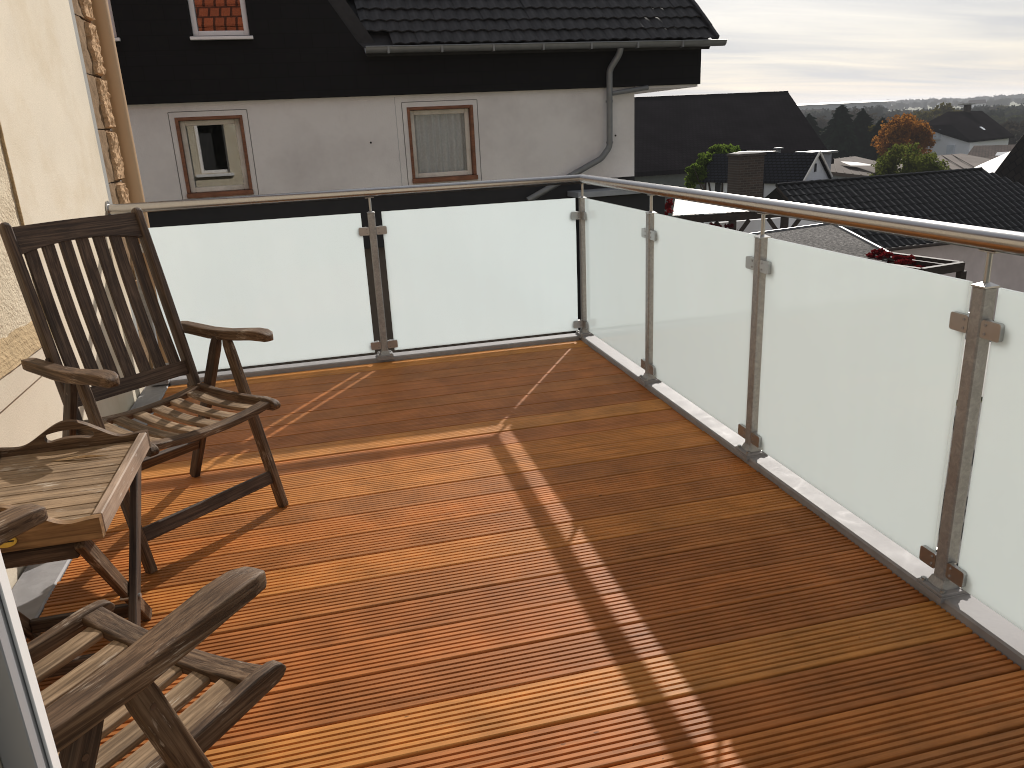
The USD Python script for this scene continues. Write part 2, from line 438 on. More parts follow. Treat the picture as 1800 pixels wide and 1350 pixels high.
M["frost"] = mat("frosted_glass", {
    "g": ("geometry", {}), "n": ("noise_texture", {"scale": 1.6, "detail": 5.0, "roughness": 0.6}),
    "m": ("mapping", {"scale": (2.0, 2.0, 0.35)}), "n2": ("noise_texture", {"scale": 6.0, "detail": 6.0, "roughness": 0.7}),
    "r": ("rgb_ramp", {"ramp": [(0.3, (0.785, 0.835, 0.845)), (0.7, (0.80, 0.848, 0.858))]}),
    "r2": ("rgb_ramp", {"ramp": [(0.3, (0.985, 0.985, 0.985)), (0.7, (1.0, 1.0, 1.0))]}),
    "mul": ("mix_color", {"blend_type": "multiply", "fac": 1.0}),
    "t": ("translucent_bsdf", {}), "d": ("diffuse_bsdf", {}),
    "gl": ("glossy_bsdf", {"color": (1, 1, 1), "roughness": 0.06}), "fr": ("fresnel", {"IOR": 1.42}),
    "mx": ("mix_closure", {"fac": 0.19}), "mg": ("mix_closure", {}), "inv": ("math", {"math_type": "subtract", "value1": 1.0}), "ff": ("math", {"math_type": "multiply"})},
    [("g.position", "n.vector"), ("g.position", "m.vector"), ("m.vector", "n2.vector"), ("n.fac", "r.fac"), ("n2.fac", "r2.fac"), ("r.color", "mul.a"), ("r2.color", "mul.b"),
     ("mul.result", "t.color"), ("mul.result", "d.color"), ("t.BSDF", "mx.closure1"), ("d.BSDF", "mx.closure2"),
     ("g.backfacing", "inv.value2"), ("inv.value", "ff.value1"), ("fr.fac", "ff.value2"), ("ff.value", "mg.fac"), ("mx.closure", "mg.closure1"), ("gl.BSDF", "mg.closure2")], surface="mg.closure")
M["render"] = plain("cream_render", (0.64, 0.57, 0.46), rough=0.85, var=0.05, scale=3.0, bump=0.0015, bscale=140, spec=0.2, dirt=(0.55, 0.46, 0.33), dirt_scale=2.2)
M["render_rough"] = plain("rough_cream_plaster", (0.66, 0.57, 0.43), rough=0.9, var=0.10, scale=25.0, bump=0.010, bscale=75, spec=0.15, dirt=(0.55, 0.45, 0.32), dirt_scale=4)
M["mortar"] = plain("raw_mortar", (0.44, 0.33, 0.20), rough=0.95, var=0.2, scale=30.0, bump=0.012, bscale=60, spec=0.1)
M["pumice_brown"] = plain("brown_pumice", (0.22, 0.145, 0.085), rough=0.95, var=0.3, scale=30.0, bump=0.004, bscale=90, spec=0.1)  # darker brown than the outer end of the blocks
M["mortar_dark"] = plain("dark_mortar", (0.12, 0.08, 0.05), rough=0.95, var=0.2)
M["pumice"] = plain("pumice_block", (0.56, 0.37, 0.22), rough=0.95, var=0.25, scale=45.0, bump=0.008, bscale=90, spec=0.1)
M["greyplaster"] = plain("grey_plaster", (0.27, 0.265, 0.25), rough=0.9, var=0.08, bump=0.002)
M["tanpipe"] = plain("tan_plastic", (0.46, 0.30, 0.17), rough=0.45, var=0.04, scale=3, spec=0.4)
M["pvc"] = plain("white_plastic", (0.78, 0.77, 0.76), rough=0.35, var=0.02)
M["shade_screw_grey"] = plain("frame_shade_and_screw_grey", (0.30, 0.30, 0.31), rough=0.4, var=0.03)  # door frame: shade put into the colour of white plastic; also grey screws
M["black"] = plain("dark_gap", (0.012, 0.011, 0.010), rough=0.9)
M["bolt"] = plain("tarnished_bolt", (0.12, 0.09, 0.07), rough=0.45, metal=0.8, var=0.2, scale=80)
M["brass"] = plain("yellowed_brass", (0.62, 0.42, 0.08), rough=0.35, metal=0.7, var=0.12, scale=60)
M["wall_white"] = plain("white_house_render", (0.74, 0.715, 0.71), rough=0.9, var=0.035, scale=2.0, bump=0.003, bscale=60, dirt=(0.60, 0.57, 0.57), dirt_scale=1.1)
M["wall_dark"] = plain("dark_plinth_paint", (0.02, 0.02, 0.023), rough=0.8, var=0.15)
M["wall_brown"] = plain("brown_grey_shed_board", (0.11, 0.09, 0.075), rough=0.85, var=0.15)
M["slate"] = mat("black_fibre_cement", {
    "g": ("geometry", {}), "bt": ("brick_texture", {"scale": 1.0, "brick_width": 0.30, "row_height": 0.15, "mortar_size": 0.004, "color1": (0.0135, 0.013, 0.0140), "color2": (0.0125, 0.012, 0.013), "mortar": (0.010, 0.010, 0.010)}),
    "m": ("mapping", {"rotation": (math.pi / 2, 0, 0)}),
    "b": ("bump", {"strength": 0.25, "distance": 0.002}),
    "p": ("principled_bsdf", {"roughness": 0.8, "specular_ior_level": 0.15})},
    [("g.position", "m.vector"), ("m.vector", "bt.vector"), ("bt.color", "p.base_color"), ("bt.fac", "b.height"), ("b.normal", "p.normal")])
M["roof_tile"] = plain("anthracite_roof_tile", (0.038, 0.037, 0.039), rough=0.8, var=0.3, scale=5.0, bump=0.003, bscale=50, spec=0.2)
M["zinc_pipe"] = plain("weathered_zinc_pipe", (0.20, 0.205, 0.21), rough=0.5, metal=0.4, var=0.15, scale=8)
M["window_wood"] = wood("brown_window_wood", (0.14, 0.055, 0.03), (0.21, 0.085, 0.045), (0.27, 0.115, 0.06), rough=0.6, along=2, across=50, attr=False)
M["window_white"] = plain("white_window_frame", (0.72, 0.68, 0.62), rough=0.5, var=0.05, dirt=(0.5, 0.46, 0.40), dirt_scale=4)
M["window_bright"] = plain("bright_white_frame", (0.80, 0.78, 0.80), rough=0.4, var=0.03)
M["interior"] = plain("dark_room", (0.03, 0.03, 0.032), rough=0.9)
M["pane"] = mat("window_pane", {
    "fr": ("fresnel", {"IOR": 2.1}), "t": ("transparent_bsdf", {"color": (0.85, 0.88, 0.86)}), "gl": ("glossy_bsdf", {"color": (1, 1, 1), "roughness": 0.0}),
    "mx": ("mix_closure", {})}, [("fr.fac", "mx.fac"), ("t.BSDF", "mx.closure1"), ("gl.BSDF", "mx.closure2")], surface="mx.closure")
M["pane_clear"] = mat("single_window_pane", {
    "fr": ("fresnel", {"IOR": 1.35}), "t": ("transparent_bsdf", {"color": (0.97, 0.97, 0.97)}), "gl": ("glossy_bsdf", {"color": (1, 1, 1), "roughness": 0.0}),
    "mx": ("mix_closure", {})}, [("fr.fac", "mx.fac"), ("t.BSDF", "mx.closure1"), ("gl.BSDF", "mx.closure2")], surface="mx.closure")
M["curtain"] = mat("net_curtain", {
    "g": ("geometry", {}), "n": ("noise_texture", {"scale": 40.0, "detail": 3.0}),
    "r": ("rgb_ramp", {"ramp": [(0.3, (0.70, 0.76, 0.83)), (0.7, (0.82, 0.88, 0.95))]}),
    "d": ("diffuse_bsdf", {}), "t": ("translucent_bsdf", {}), "mx": ("mix_closure", {"fac": 0.4})},
    [("g.position", "n.vector"), ("n.fac", "r.fac"), ("r.color", "d.color"), ("r.color", "t.color"), ("d.BSDF", "mx.closure1"), ("t.BSDF", "mx.closure2")], surface="mx.closure")


def coursed(name, c1, c2, width, row, rot, rough=0.6, mortar=(0.008, 0.008, 0.008), ms=0.02, bump=0.02, metal=0.0, spec=0.4):
    return mat(name, {
        "g": ("geometry", {}), "m": ("mapping", {"rotation": rot}),
        "bt": ("brick_texture", {"scale": 1.0, "brick_width": width, "row_height": row, "mortar_size": ms, "color1": c1, "color2": c2, "mortar": mortar}),
        "n": ("noise_texture", {"scale": 0.5, "detail": 5.0}), "r": ("rgb_ramp", {"ramp": [(0.3, (0.75,) * 3), (0.7, (1.25,) * 3)]}),
        "mul": ("mix_color", {"blend_type": "multiply", "fac": 1.0}),
        "b": ("bump", {"strength": 0.6, "distance": bump}),
        "p": ("principled_bsdf", {"roughness": rough, "metallic": metal, "specular_ior_level": spec})},
        [("g.position", "m.vector"), ("m.vector", "bt.vector"), ("g.position", "n.vector"), ("n.fac", "r.fac"), ("bt.color", "mul.a"), ("r.color", "mul.b"),
         ("mul.result", "p.base_color"), ("bt.fac", "b.height"), ("b.normal", "p.normal")])


M["red_tile"] = coursed("red_clay_tile", (0.46, 0.115, 0.05), (0.33, 0.085, 0.04), 0.17, 0.21, (0, 0, 0), rough=0.8, mortar=(0.10, 0.03, 0.018), ms=0.018, spec=0.1)
M["barn_roof"] = coursed("barn_roof_tiles", (0.017, 0.0145, 0.0165), (0.0145, 0.012, 0.014), 0.3, 0.34, (0, 0, 0), rough=1.0, spec=0.0)
M["barn_wall"] = plain("grey_green_barn_boards", (0.14, 0.155, 0.145), rough=0.85, var=0.15, scale=2)
M["old_roof"] = coursed("old_slate_roof", (0.024, 0.025, 0.031), (0.021, 0.022, 0.027), 0.2, 0.13, (0, 0, 1.07), rough=0.95, spec=0.06)
M["brown_roof"] = coursed("dark_brown_roof", (0.026, 0.021, 0.018), (0.017, 0.014, 0.012), 0.3, 0.32, (0, 0, 0.3), rough=0.95, spec=0.06)
M["red_brown_roof"] = coursed("red_brown_roof", (0.075, 0.050, 0.042), (0.055, 0.038, 0.032), 0.35, 0.35, (0, 0, 0.3), rough=0.95, spec=0.06)
M["glazed_tile"] = plain("black_glazed_tile", (0.004, 0.004, 0.0043), rough=0.24, var=0.25, scale=3, spec=0.13)
M["brick"] = coursed("dark_chimney_brick", (0.060, 0.040, 0.030), (0.036, 0.026, 0.021), 0.26, 0.085, (math.pi / 2, 0, 0), rough=0.9, mortar=(0.075, 0.065, 0.055), ms=0.012, bump=0.01)
M["bitumen"] = mat("gravelled_bitumen", {
    "g": ("geometry", {}), "n": ("noise_texture", {"scale": 15.0, "detail": 4.0, "roughness": 0.85}), "n2": ("noise_texture", {"scale": 0.9, "detail": 5.0}),
    "r": ("rgb_ramp", {"ramp": [(0.42, (0.018, 0.017, 0.016)), (0.50, (0.055, 0.052, 0.050)), (0.60, (0.26, 0.245, 0.235))]}),
    "r2": ("rgb_ramp", {"ramp": [(0.3, (0.75,) * 3), (0.7, (1.3,) * 3)]}), "mul": ("mix_color", {"blend_type": "multiply", "fac": 1.0}),
    "b": ("bump", {"strength": 0.9, "distance": 0.03}), "p": ("principled_bsdf", {"roughness": 0.9, "specular_ior_level": 0.12})},
    [("g.position", "n.vector"), ("g.position", "n2.vector"), ("n.fac", "r.fac"), ("n2.fac", "r2.fac"), ("r.color", "mul.a"), ("r2.color", "mul.b"), ("mul.result", "p.base_color"), ("n.fac", "b.height"), ("b.normal", "p.normal")])
M["corrugated"] = plain("pale_corrugated_sheet", (0.56, 0.48, 0.43), rough=0.45, var=0.12, scale=4, dirt=(0.52, 0.42, 0.36), dirt_scale=3, spec=0.8)
M["fibre_roof"] = plain("weathered_fibre_roof", (0.13, 0.105, 0.09), rough=0.9, spec=0.15, var=0.2, scale=1.2, dirt=(0.09, 0.07, 0.06), dirt_scale=0.6)
M["metal_roof"] = plain("shiny_grey_roof", (0.40, 0.38, 0.36), rough=0.35, var=0.15, scale=1.0, spec=0.8, metal=0.2)
M["pale_wall"] = plain("pale_pink_wall", (0.66, 0.56, 0.52), rough=0.9, var=0.08, scale=1.5, dirt=(0.55, 0.46, 0.42), dirt_scale=0.6)
M["white_far"] = plain("distant_white_wall", (0.74, 0.74, 0.76), rough=0.9, var=0.03)
M["tarp"] = plain("white_tarpaulin", (0.82, 0.78, 0.74), rough=0.6, var=0.08, scale=2)
M["far_grey"] = plain("grey_hall_wall", (0.30, 0.32, 0.35), rough=0.8)
M["skylight"] = plain("skylight_glass", (0.55, 0.58, 0.62), rough=0.1, spec=1.0)
M["bark"] = plain("bark", (0.07, 0.052, 0.038), rough=0.9, var=0.3, scale=8)
M["ground"] = plain("meadow", (0.075, 0.085, 0.03), rough=0.95, var=0.35, scale=0.02, dirt=(0.10, 0.085, 0.045), dirt_scale=0.012)
M["concrete"] = plain("bounce_concrete", (0.34, 0.33, 0.31), rough=0.9, var=0.15, scale=0.8)
M["yard"] = plain("yard_paving", (0.10, 0.097, 0.093), rough=0.9, var=0.2, scale=1.5)
M["leaf_light"] = leafmat("light_green_leaves", [(0.09, 0.14, 0.022), (0.19, 0.25, 0.04), (0.30, 0.34, 0.07)], 0.6)
M["leaf_orange"] = leafmat("orange_leaves", [(0.20, 0.085, 0.016), (0.40, 0.17, 0.032), (0.54, 0.23, 0.042), (0.46, 0.26, 0.06)], 0.5)
M["leaf_bush"] = leafmat("olive_leaves", [(0.07, 0.09, 0.016), (0.17, 0.18, 0.032), (0.30, 0.27, 0.06)], 0.55)
M["leaf_conifer"] = leafmat("conifer_needles", [(0.010, 0.020, 0.012), (0.018, 0.034, 0.020), (0.03, 0.05, 0.028)], 0.1)
M["leaf_gold"] = leafmat("golden_leaves", [(0.06, 0.055, 0.013), (0.13, 0.105, 0.022), (0.18, 0.14, 0.03)], 0.35)
M["leaf_bare"] = leafmat("brown_grey_twigs", [(0.045, 0.038, 0.028), (0.085, 0.068, 0.05), (0.11, 0.09, 0.06)], 0.2)
M["leaf_wood"] = leafmat("mixed_wood_leaves", [(0.035, 0.045, 0.018), (0.07, 0.075, 0.028), (0.13, 0.105, 0.036), (0.15, 0.09, 0.035)], 0.3)
M["leaf_wood_dark"] = leafmat("dark_wood_leaves", [(0.012, 0.020, 0.013), (0.025, 0.034, 0.02), (0.04, 0.045, 0.024)], 0.15)
M["ivy"] = leafmat("red_creeper_leaves", [(0.10, 0.008, 0.010), (0.25, 0.018, 0.018), (0.42, 0.05, 0.03), (0.38, 0.12, 0.05)], 0.4)
M["dry_leaf"] = plain("dry_leaf", (0.30, 0.19, 0.09), rough=0.7, var=0.3, scale=60)
M["log"] = plain("firewood_bark", (0.12, 0.09, 0.06), rough=0.9, var=0.35, scale=14)

rng = np.random.default_rng(7)

# ------------------------------------------------------------------ terrain
def ground_z(x, y):
    r = np.hypot(x, y)
    t = np.clip((r - 9) / 30, 0, 1); t = t * t * (3 - 2 * t)
    z = -3.3 - 5.2 * t
    t2 = np.clip((r - 110) / 900, 0, 1); t2 = t2 * t2 * (3 - 2 * t2)
    z = z + 4.6 * t2
    t3 = np.clip((r - 700) / 1100, 0, 1); t3 = t3 * t3 * (3 - 2 * t3)
    az = np.arctan2(x, y)
    return z + t3 * (9.0 + 3.0 * np.sin(az * 9 + 1.0) + 1.6 * np.sin(az * 23)) + np.clip(r / 200, 0, 1) * 0.7 * np.sin(x / 63) * np.sin(y / 81)


rr = np.r_[0.0, np.geomspace(6, 2600, 46)]
aa = np.linspace(0, 2 * np.pi, 121)[:-1]
gv = [[0, 0, float(ground_z(0, 0))]]
for r_ in rr[1:]:
    for a_ in aa:
        x, y = r_ * math.sin(a_), r_ * math.cos(a_)
        gv.append([x, y, float(ground_z(x, y))])
gf = []
N = len(aa)
for j in range(N):
    gf.append([0, 1 + (j + 1) % N, 1 + j])
for i in range(len(rr) - 2):
    for j in range(N):
        q = [1 + i * N + j, 1 + i * N + (j + 1) % N, 1 + (i + 1) * N + (j + 1) % N, 1 + (i + 1) * N + j]
        gf += [[q[0], q[1], q[2]], [q[0], q[2], q[3]]]
gm = trimesh.Trimesh(np.array(gv), np.array(gf), process=False)
if gm.face_normals[0][2] < 0:
    gm.invert()
top("ground", gm, M["ground"], kind="structure", smooth=True)
yv = [[-9, 1.2], [14, 1.2], [14, 5.2], [-9, 5.2]]
top("yard", slab([(x, y, -3.24) for x, y in yv], 0.5), M["yard"], kind="structure")

cy = []
for x in np.linspace(3.2, 30.0, 15):
    for y in np.linspace(5.5, 24.0, 12):
        cy.append([x, y, float(ground_z(x, y)) + 0.05])
ci = np.arange(15 * 12).reshape(15, 12)
cf = np.concatenate([np.stack([ci[:-1, :-1], ci[1:, :-1], ci[1:, 1:]], -1).reshape(-1, 3), np.stack([ci[:-1, :-1], ci[1:, 1:], ci[:-1, 1:]], -1).reshape(-1, 3)])
top("bounce_courtyard", trimesh.Trimesh(np.array(cy), cf, process=False), M["concrete"], kind="structure", smooth=True)  # pale paving added to bounce light onto the walls and glass

# ------------------------------------------------------------------ balcony: slab, deck boards, zinc edging
DX0, DX1 = -2.437, -0.006
top("balcony_slab", plainbox((-2.56, -3.96, -0.30), (0.078, 0.064, -0.035)), M["black"], kind="structure")
deck = thing("deck", kind="structure")
order = {}  # board tones from the far edge (0) towards the door
seq = ["tan", "brown", "brown", "red_brown", "red_brown", "brown", "red_brown", "dark", "tan", "red_brown", "honey", "honey", "brown", "orange",
       "brown", "honey", "brown", "dark", "red_brown", "dark", "tan", "red_brown", "orange", "brown", "red_brown", "honey"]


def board_profile(gd=0.005, w=0.1425, h=0.025):
    nr, gw = 8, 0.0060
    pitch = (w - 0.004) / nr
    pts = [(-w / 2, -h), (-w / 2, -0.0035), (-w / 2 + 0.001, -0.0012), (-w / 2 + 0.003, 0)]
    for i in range(nr - 1):
        c = -w / 2 + 0.002 + pitch * (i + 1)
        pts += [(c - gw / 2 - 0.0006, 0), (c - gw / 2 + 0.0008, -gd), (c + gw / 2 - 0.0008, -gd), (c + gw / 2 + 0.0006, 0)]
    pts += [(w / 2 - 0.003, 0), (w / 2 - 0.001, -0.0012), (w / 2, -0.0035), (w / 2, -h)]
    return Polygon(pts)


br = np.random.default_rng(3)
for k, tone in enumerate(seq):
    yc = -0.012 - 0.075 - 0.15 * k + br.normal(0, 0.0006)
    x0, x1 = DX0 + br.normal(0, 0.002), DX1 + br.normal(0, 0.0015)
    b = extrude(board_profile(0.0009 if k < 10 else 0.0018 if k < 13 else 0.0042 if k < 16 else 0.0075), x1 - x0)
    b = place(b, (x0, yc, br.normal(0, 0.0006)), (0, 1, 0), (0, 0, 1), (1, 0, 0))
    part(deck, "board", b, M["deck_" + tone], frame=((x0 + 3 * k, yc, 0), (1, 0, 0)))

flash = thing("roof_edge_flashing", "grey zinc edging strips around the three sides of the deck", "flashing")


def strip(lo, hi, lip):
    return box2(lo, hi, 0.004)


part(flash, "edge_strip", cat_(box2((-0.004, -3.955, -0.02), (0.086, 0.076, 0.0265), 0.006), box2((0.080, -3.955, -0.16), (0.088, 0.076, 0.026), 0.002)), M["zinc"])
part(flash, "edge_strip", cat_(box2((-2.437, -0.008, -0.02), (-0.007, 0.074, 0.0255), 0.006), box2((-2.437, 0.066, -0.16), (-0.007, 0.076, 0.025), 0.002)), M["zinc"])
part(flash, "edge_strip", box2((-2.572, -3.955, -0.02), (-2.441, 0.058, 0.005), 0.006), M["zinc"])

# ------------------------------------------------------------------ railing
PX, PY, PT = 0.034, 0.018, 0.868
HR, HRR = 0.979, 0.0262
rail = thing("balcony_railing", "steel balcony railing with frosted glass panels and round handrail around the deck", "railing")


def make_post(x, y, normal, clamps=(True, True), gaps=True):
    """normal: unit vector towards the outside; glass lies on that side."""
    nrm = np.array([normal[0], normal[1], 0.0]); al = np.array([-nrm[1], nrm[0], 0.0])
    c = np.array([x, y, 0.0])
    w = 0.02
    body = cbox((0.04, 0.04, PT - 0.037), (x, y, (PT + 0.037) / 2), 0.004)
    ids = part(rail, "post", body, M["galv"])
    # flared weld at the foot, plate, bolts, cap and stem
    foot = hull([c + s * 0.021 * al + t * 0.021 * nrm + np.array([0, 0, 0.062]) for s in (-1, 1) for t in (-1, 1)] +
                [c + s * 0.029 * al + t * 0.029 * nrm + np.array([0, 0, 0.0395]) for s in (-1, 1) for t in (-1, 1)])
    part(ids, "foot_collar", foot, M["galv"])
    part(ids, "base_plate", cbox((0.092, 0.092, 0.009), (x, y, 0.0350), 0.0015), M["zinc"])
    part(ids, "packing_plate", cbox((0.096, 0.096, 0.016), (x, y, 0.0225), 0.001), M["zinc"])
    for s in (-1, 1):
        for t in (-1, 1):
            q = c + s * 0.034 * al + t * 0.034 * nrm
            hexa = trimesh.creation.cylinder(0.0075, 0.007, sections=6); hexa.apply_translation(q + [0, 0, 0.0430])
            wash = trimesh.creation.cylinder(0.010, 0.002, sections=14); wash.apply_translation(q + [0, 0, 0.0405])
            part(ids, "bolt", cat_(hexa, wash), M["steel"])
    cap = hull([c + s * 0.0215 * al + t * 0.0215 * nrm + np.array([0, 0, PT - 0.002]) for s in (-1, 1) for t in (-1, 1)] +
               [c + s * 0.0215 * al + t * 0.0215 * nrm + np.array([0, 0, PT + 0.002]) for s in (-1, 1) for t in (-1, 1)] +
               [c + s * 0.006 * al + t * 0.006 * nrm + np.array([0, 0, PT + 0.010]) for s in (-1, 1) for t in (-1, 1)])
    part(ids, "post_cap", cap, M["steel"])
    st = trimesh.creation.cylinder(0.0075, HR - HRR - PT - 0.002, sections=16); st.apply_translation(c + [0, 0, (HR - HRR + PT + 0.004) / 2])
    sad = cbox((0.05, 0.022, 0.004), (0, 0, 0), 0.001)
    sad = place(sad, c + [0, 0, HR - HRR - 0.001], al, -nrm, UP)
    part(ids, "handrail_stem", cat_(st, sad), M["steel"], smooth=30)


def clamp(parent_xy, nrm, al, side, z):
    """one clamp beside the post: inner jaw (with two screws) and outer jaw; glass between."""
    c = np.array([parent_xy[0], parent_xy[1], 0.0])
    poly = sbox(0, -0.0225, 0.058, 0.0225).buffer(-0.007).buffer(0.007, quad_segs=4)
    inner = extrude(poly, 0.012)
    outer = extrude(sbox(0, -0.0225, 0.058, 0.0225).buffer(-0.016).buffer(0.016, quad_segs=5), 0.010)
    o = c + side * al * 0.0205 + np.array([0, 0, z])
    a = place(inner, o - nrm * 0.0170, side * al, UP, nrm)
    b = place(outer, o + nrm * 0.0055, side * al, UP, nrm)
    web = place(cbox((0.012, 0.045, 0.012)), o + side * al * 0.006, side * al, UP, nrm)
    p_ = part(rail, "glass_clamp", cat_(a, b, web), M["steel"])
    for s in (-1, 1):
        d = trimesh.creation.cylinder(0.0036, 0.002, sections=10)
        part(p_, "screw", place(d, o + side * al * 0.013 + UP * s * 0.011 - nrm * 0.0178, side * al, UP, nrm), M["shade_screw_grey"])


ys_right = [PY, -1.001, -1.995, -3.005]
E1, E2 = np.array([1.0, 0, 0]), np.array([0, 1.0, 0])
for y in ys_right:
    make_post(PX, y, (1, 0))
xs_far = [-1.224, -2.485]
for x in xs_far:
    make_post(x, PY, (0, 1))
GLX, GLY = PX, PY
for y in ys_right:
    for z in (0.768, 0.098):
        if y < -0.1:
            clamp((PX, y), E1, E2, 1, z)
        clamp((PX, y), E1, E2, -1, z)
for x in xs_far + [PX]:
    for z in (0.768, 0.098):
        if x < -0.1 and x > -2.3 or x > 0:
            clamp((x, PY), E2, E1, -1, z)
        if x < -0.1:
            clamp((x, PY), E2, E1, 1, z)


def pane_panel(lo, hi):
    return cbox(np.subtract(hi, lo), (np.add(lo, hi)) / 2, 0.0012)


GZ0, GZ1 = 0.064, 0.871
yb = ys_right + [-4.0]
for i in range(4):
    part(rail, "glass_panel", pane_panel((GLX - 0.0045, yb[i + 1] + 0.043, GZ0), (GLX + 0.0045, yb[i] - 0.043 if i else yb[i] - 0.052, GZ1)), M["frost"])
part(rail, "glass_panel", pane_panel((-1.224 + 0.058, GLY - 0.0045, GZ0 - 0.008), (PX - 0.046, GLY + 0.0045, GZ1)), M["frost"])
part(rail, "glass_panel", pane_panel((-2.42, GLY - 0.0045, GZ0 - 0.008), (-1.224 - 0.058, GLY + 0.0045, GZ1)), M["frost"])
# handrail with a mitred corner: two tubes cut on the diagonal
n_ = 40
ang = np.arange(n_) * 2 * np.pi / n_
ring = lambda o, a, b: o + HRR * (np.cos(ang)[:, None] * a + np.sin(ang)[:, None] * b)
r0 = ring(np.array([-2.575, PY, HR]), E2, UP)
corner = np.array([PX, PY, HR]); r1 = ring(corner, E2, UP); r1[:, 0] += (r1[:, 1] - PY)
r2 = np.column_stack([PX + (r1[:, 1] - PY), np.full(n_, -3.96), r1[:, 2]])
hv = np.vstack([r0, r1, r2]); hf = []
for i in range(2):
    for j in range(n_):
        q = [i * n_ + j, i * n_ + (j + 1) % n_, (i + 1) * n_ + (j + 1) % n_, (i + 1) * n_ + j]
        hf += [[q[0], q[1], q[2]], [q[0], q[2], q[3]]]
hm = trimesh.Trimesh(hv, hf, process=False); hm.fix_normals()
part(rail, "handrail", hm, M["steel_rail"], smooth=25)
fl = trimesh.creation.cylinder(0.045, 0.006, sections=28)
part(rail, "wall_flange", place(fl, (-2.575, PY, HR), E2, UP, E1), M["steel"], smooth=30)

# ------------------------------------------------------------------ our own house: left wall, return, door wall, roof
WX = -2.58
home = thing("own_house", "cream rendered house wall beside the deck with door and stone edge", "house")
part(home, "smooth_wall", plainbox((WX - 0.045, -1.252, -3.3), (WX, 0.079, 3.02)), M["render"])
part(home, "corner_profile", plainbox((WX - 0.06, 0.0795, -3.3), (WX - 0.012, 0.20, 3.02)), M["greyplaster"])
# rough plaster part with the projecting ledge
def rough_panel(y0, y1, z0, z1, x, amp, n=44, seed=1):
    ny, nz = max(2, int((y1 - y0) * n)), max(2, int((z1 - z0) * n))
    Y, Z = np.meshgrid(np.linspace(y0, y1, ny), np.linspace(z0, z1, nz), indexing="ij")
    P = np.stack([np.full_like(Y, x), Y, Z], -1)
    d = meshkit.fbm(P * np.array([1, 14, 14]), 4, seed) - 0.5
    P[..., 0] += amp * d
    idx = np.arange(ny * nz).reshape(ny, nz)
    f = np.concatenate([np.stack([idx[:-1, :-1], idx[1:, :-1], idx[1:, 1:]], -1).reshape(-1, 3), np.stack([idx[:-1, :-1], idx[1:, 1:], idx[:-1, 1:]], -1).reshape(-1, 3)])
    return trimesh.Trimesh(P.reshape(-1, 3), f, process=False)


part(home, "rough_wall", cat_(plainbox((WX - 0.30, -4.3, -3.3), (WX - 0.03, -1.2525, 3.02)), rough_panel(-3.0, -1.2565, 0.69, 3.0, WX - 0.008, 0.010)), M["render_rough"], smooth=True)
lp = Polygon([(0, 0.50), (0.004, 0.505), (0.018, 0.508), (0.020, 0.604), (-0.005, 0.655), (-0.020, 0.69), (-0.05, 0.69), (-0.05, 0.50)])
led = place(extrude(lp, 2.75), (WX, -4.0, 0), (1, 0, 0), (0, 0, 1), (0, 1, 0))
part(home, "plinth_ledge", led, M["render"])
mo = rough_panel(-3.2, -1.262, 0.0, 1.0, 0.0, 0.010, n=60, seed=5)
vv = np.array(mo.vertices); s_ = vv[:, 2]
lf = meshkit.fbm(np.column_stack([vv[:, 1] * 9, s_ * 3, vv[:, 1] * 0]), 3, 9) - 0.5
vv = np.column_stack([WX + 0.021 - 0.038 * s_ + vv[:, 0] * 0.6 + 0.008, vv[:, 1], 0.606 + 0.092 * s_ + 0.012 * lf * s_])
part(home, "mortar_ledge", trimesh.Trimesh(vv, mo.faces, process=False), M["mortar"], smooth=True)
part(home, "plinth_wall", plainbox((WX - 0.05, -4.0, -0.3), (WX + 0.001, -1.2535, 0.4985)), M["render"])
part(home, "wall_seam", plainbox((WX - 0.02, -1.2555, 0.66), (WX + 0.003, -1.2495, 3.02)), M["mortar"])
# courses of raw pumice blocks past the plaster edge, then the tan downpipe
zb = -0.62
bk = np.random.default_rng(11)
while zb < 2.9:
    hgt = 0.285 + bk.normal(0, 0.006)
    y0, y1 = 0.203, 0.698
    pp = rough_panel(0.0, y1 - y0, 0.0, hgt - 0.007, 0.0, 0.020, n=60, seed=int(zb * 100) % 97 + 3)
    v = np.array(pp.vertices)
    v = np.column_stack([WX - 0.048 + v[:, 0], y0 + v[:, 1], zb + v[:, 2] + 0.003])
    blk = plainbox((WX - 0.25, y0, zb + 0.0035), (WX - 0.066, y1, zb + hgt - 0.0045))
    pb = part(home, "pumice_block", cat_(blk, trimesh.Trimesh(v, pp.faces, process=False)), M["pumice_brown"], smooth=40)
    # the paler broken outer end of each block stands proud
    ny, nz = 20, 26
    Y, Z = np.meshgrid(np.linspace(0, 1, ny), np.linspace(0.004, hgt - 0.008, nz), indexing="ij")
    left = 0.53 + 0.05 * (meshkit.fbm(np.stack([Z * 26, Z * 0 + zb * 9, Z * 0], -1), 4, 5) - 0.5)
    P = np.stack([WX - 0.026 + 0.045 * (meshkit.fbm(np.stack([Y * 9, Z * 32, Y * 0 + zb * 7], -1), 4, 12) - 0.5), left + Y * (y1 - left), zb + Z], -1)
    P[0, :, 0] = WX - 0.075; P[-1, :, 0] = WX - 0.075; P[:, 0, 0] = WX - 0.07; P[:, -1, 0] = WX - 0.07
    ix = np.arange(ny * nz).reshape(ny, nz)
    ff = np.concatenate([np.stack([ix[:-1, :-1], ix[1:, :-1], ix[1:, 1:]], -1).reshape(-1, 3), np.stack([ix[:-1, :-1], ix[1:, 1:], ix[:-1, 1:]], -1).reshape(-1, 3)])
    part(pb, "broken_face", trimesh.Trimesh(P.reshape(-1, 3), ff, process=False), M["pumice"])
    zb += hgt
part(home, "block_joints", plainbox((WX - 0.26, 0.202, -3.3), (WX - 0.058, 0.699, 3.02)), M["mortar_dark"])
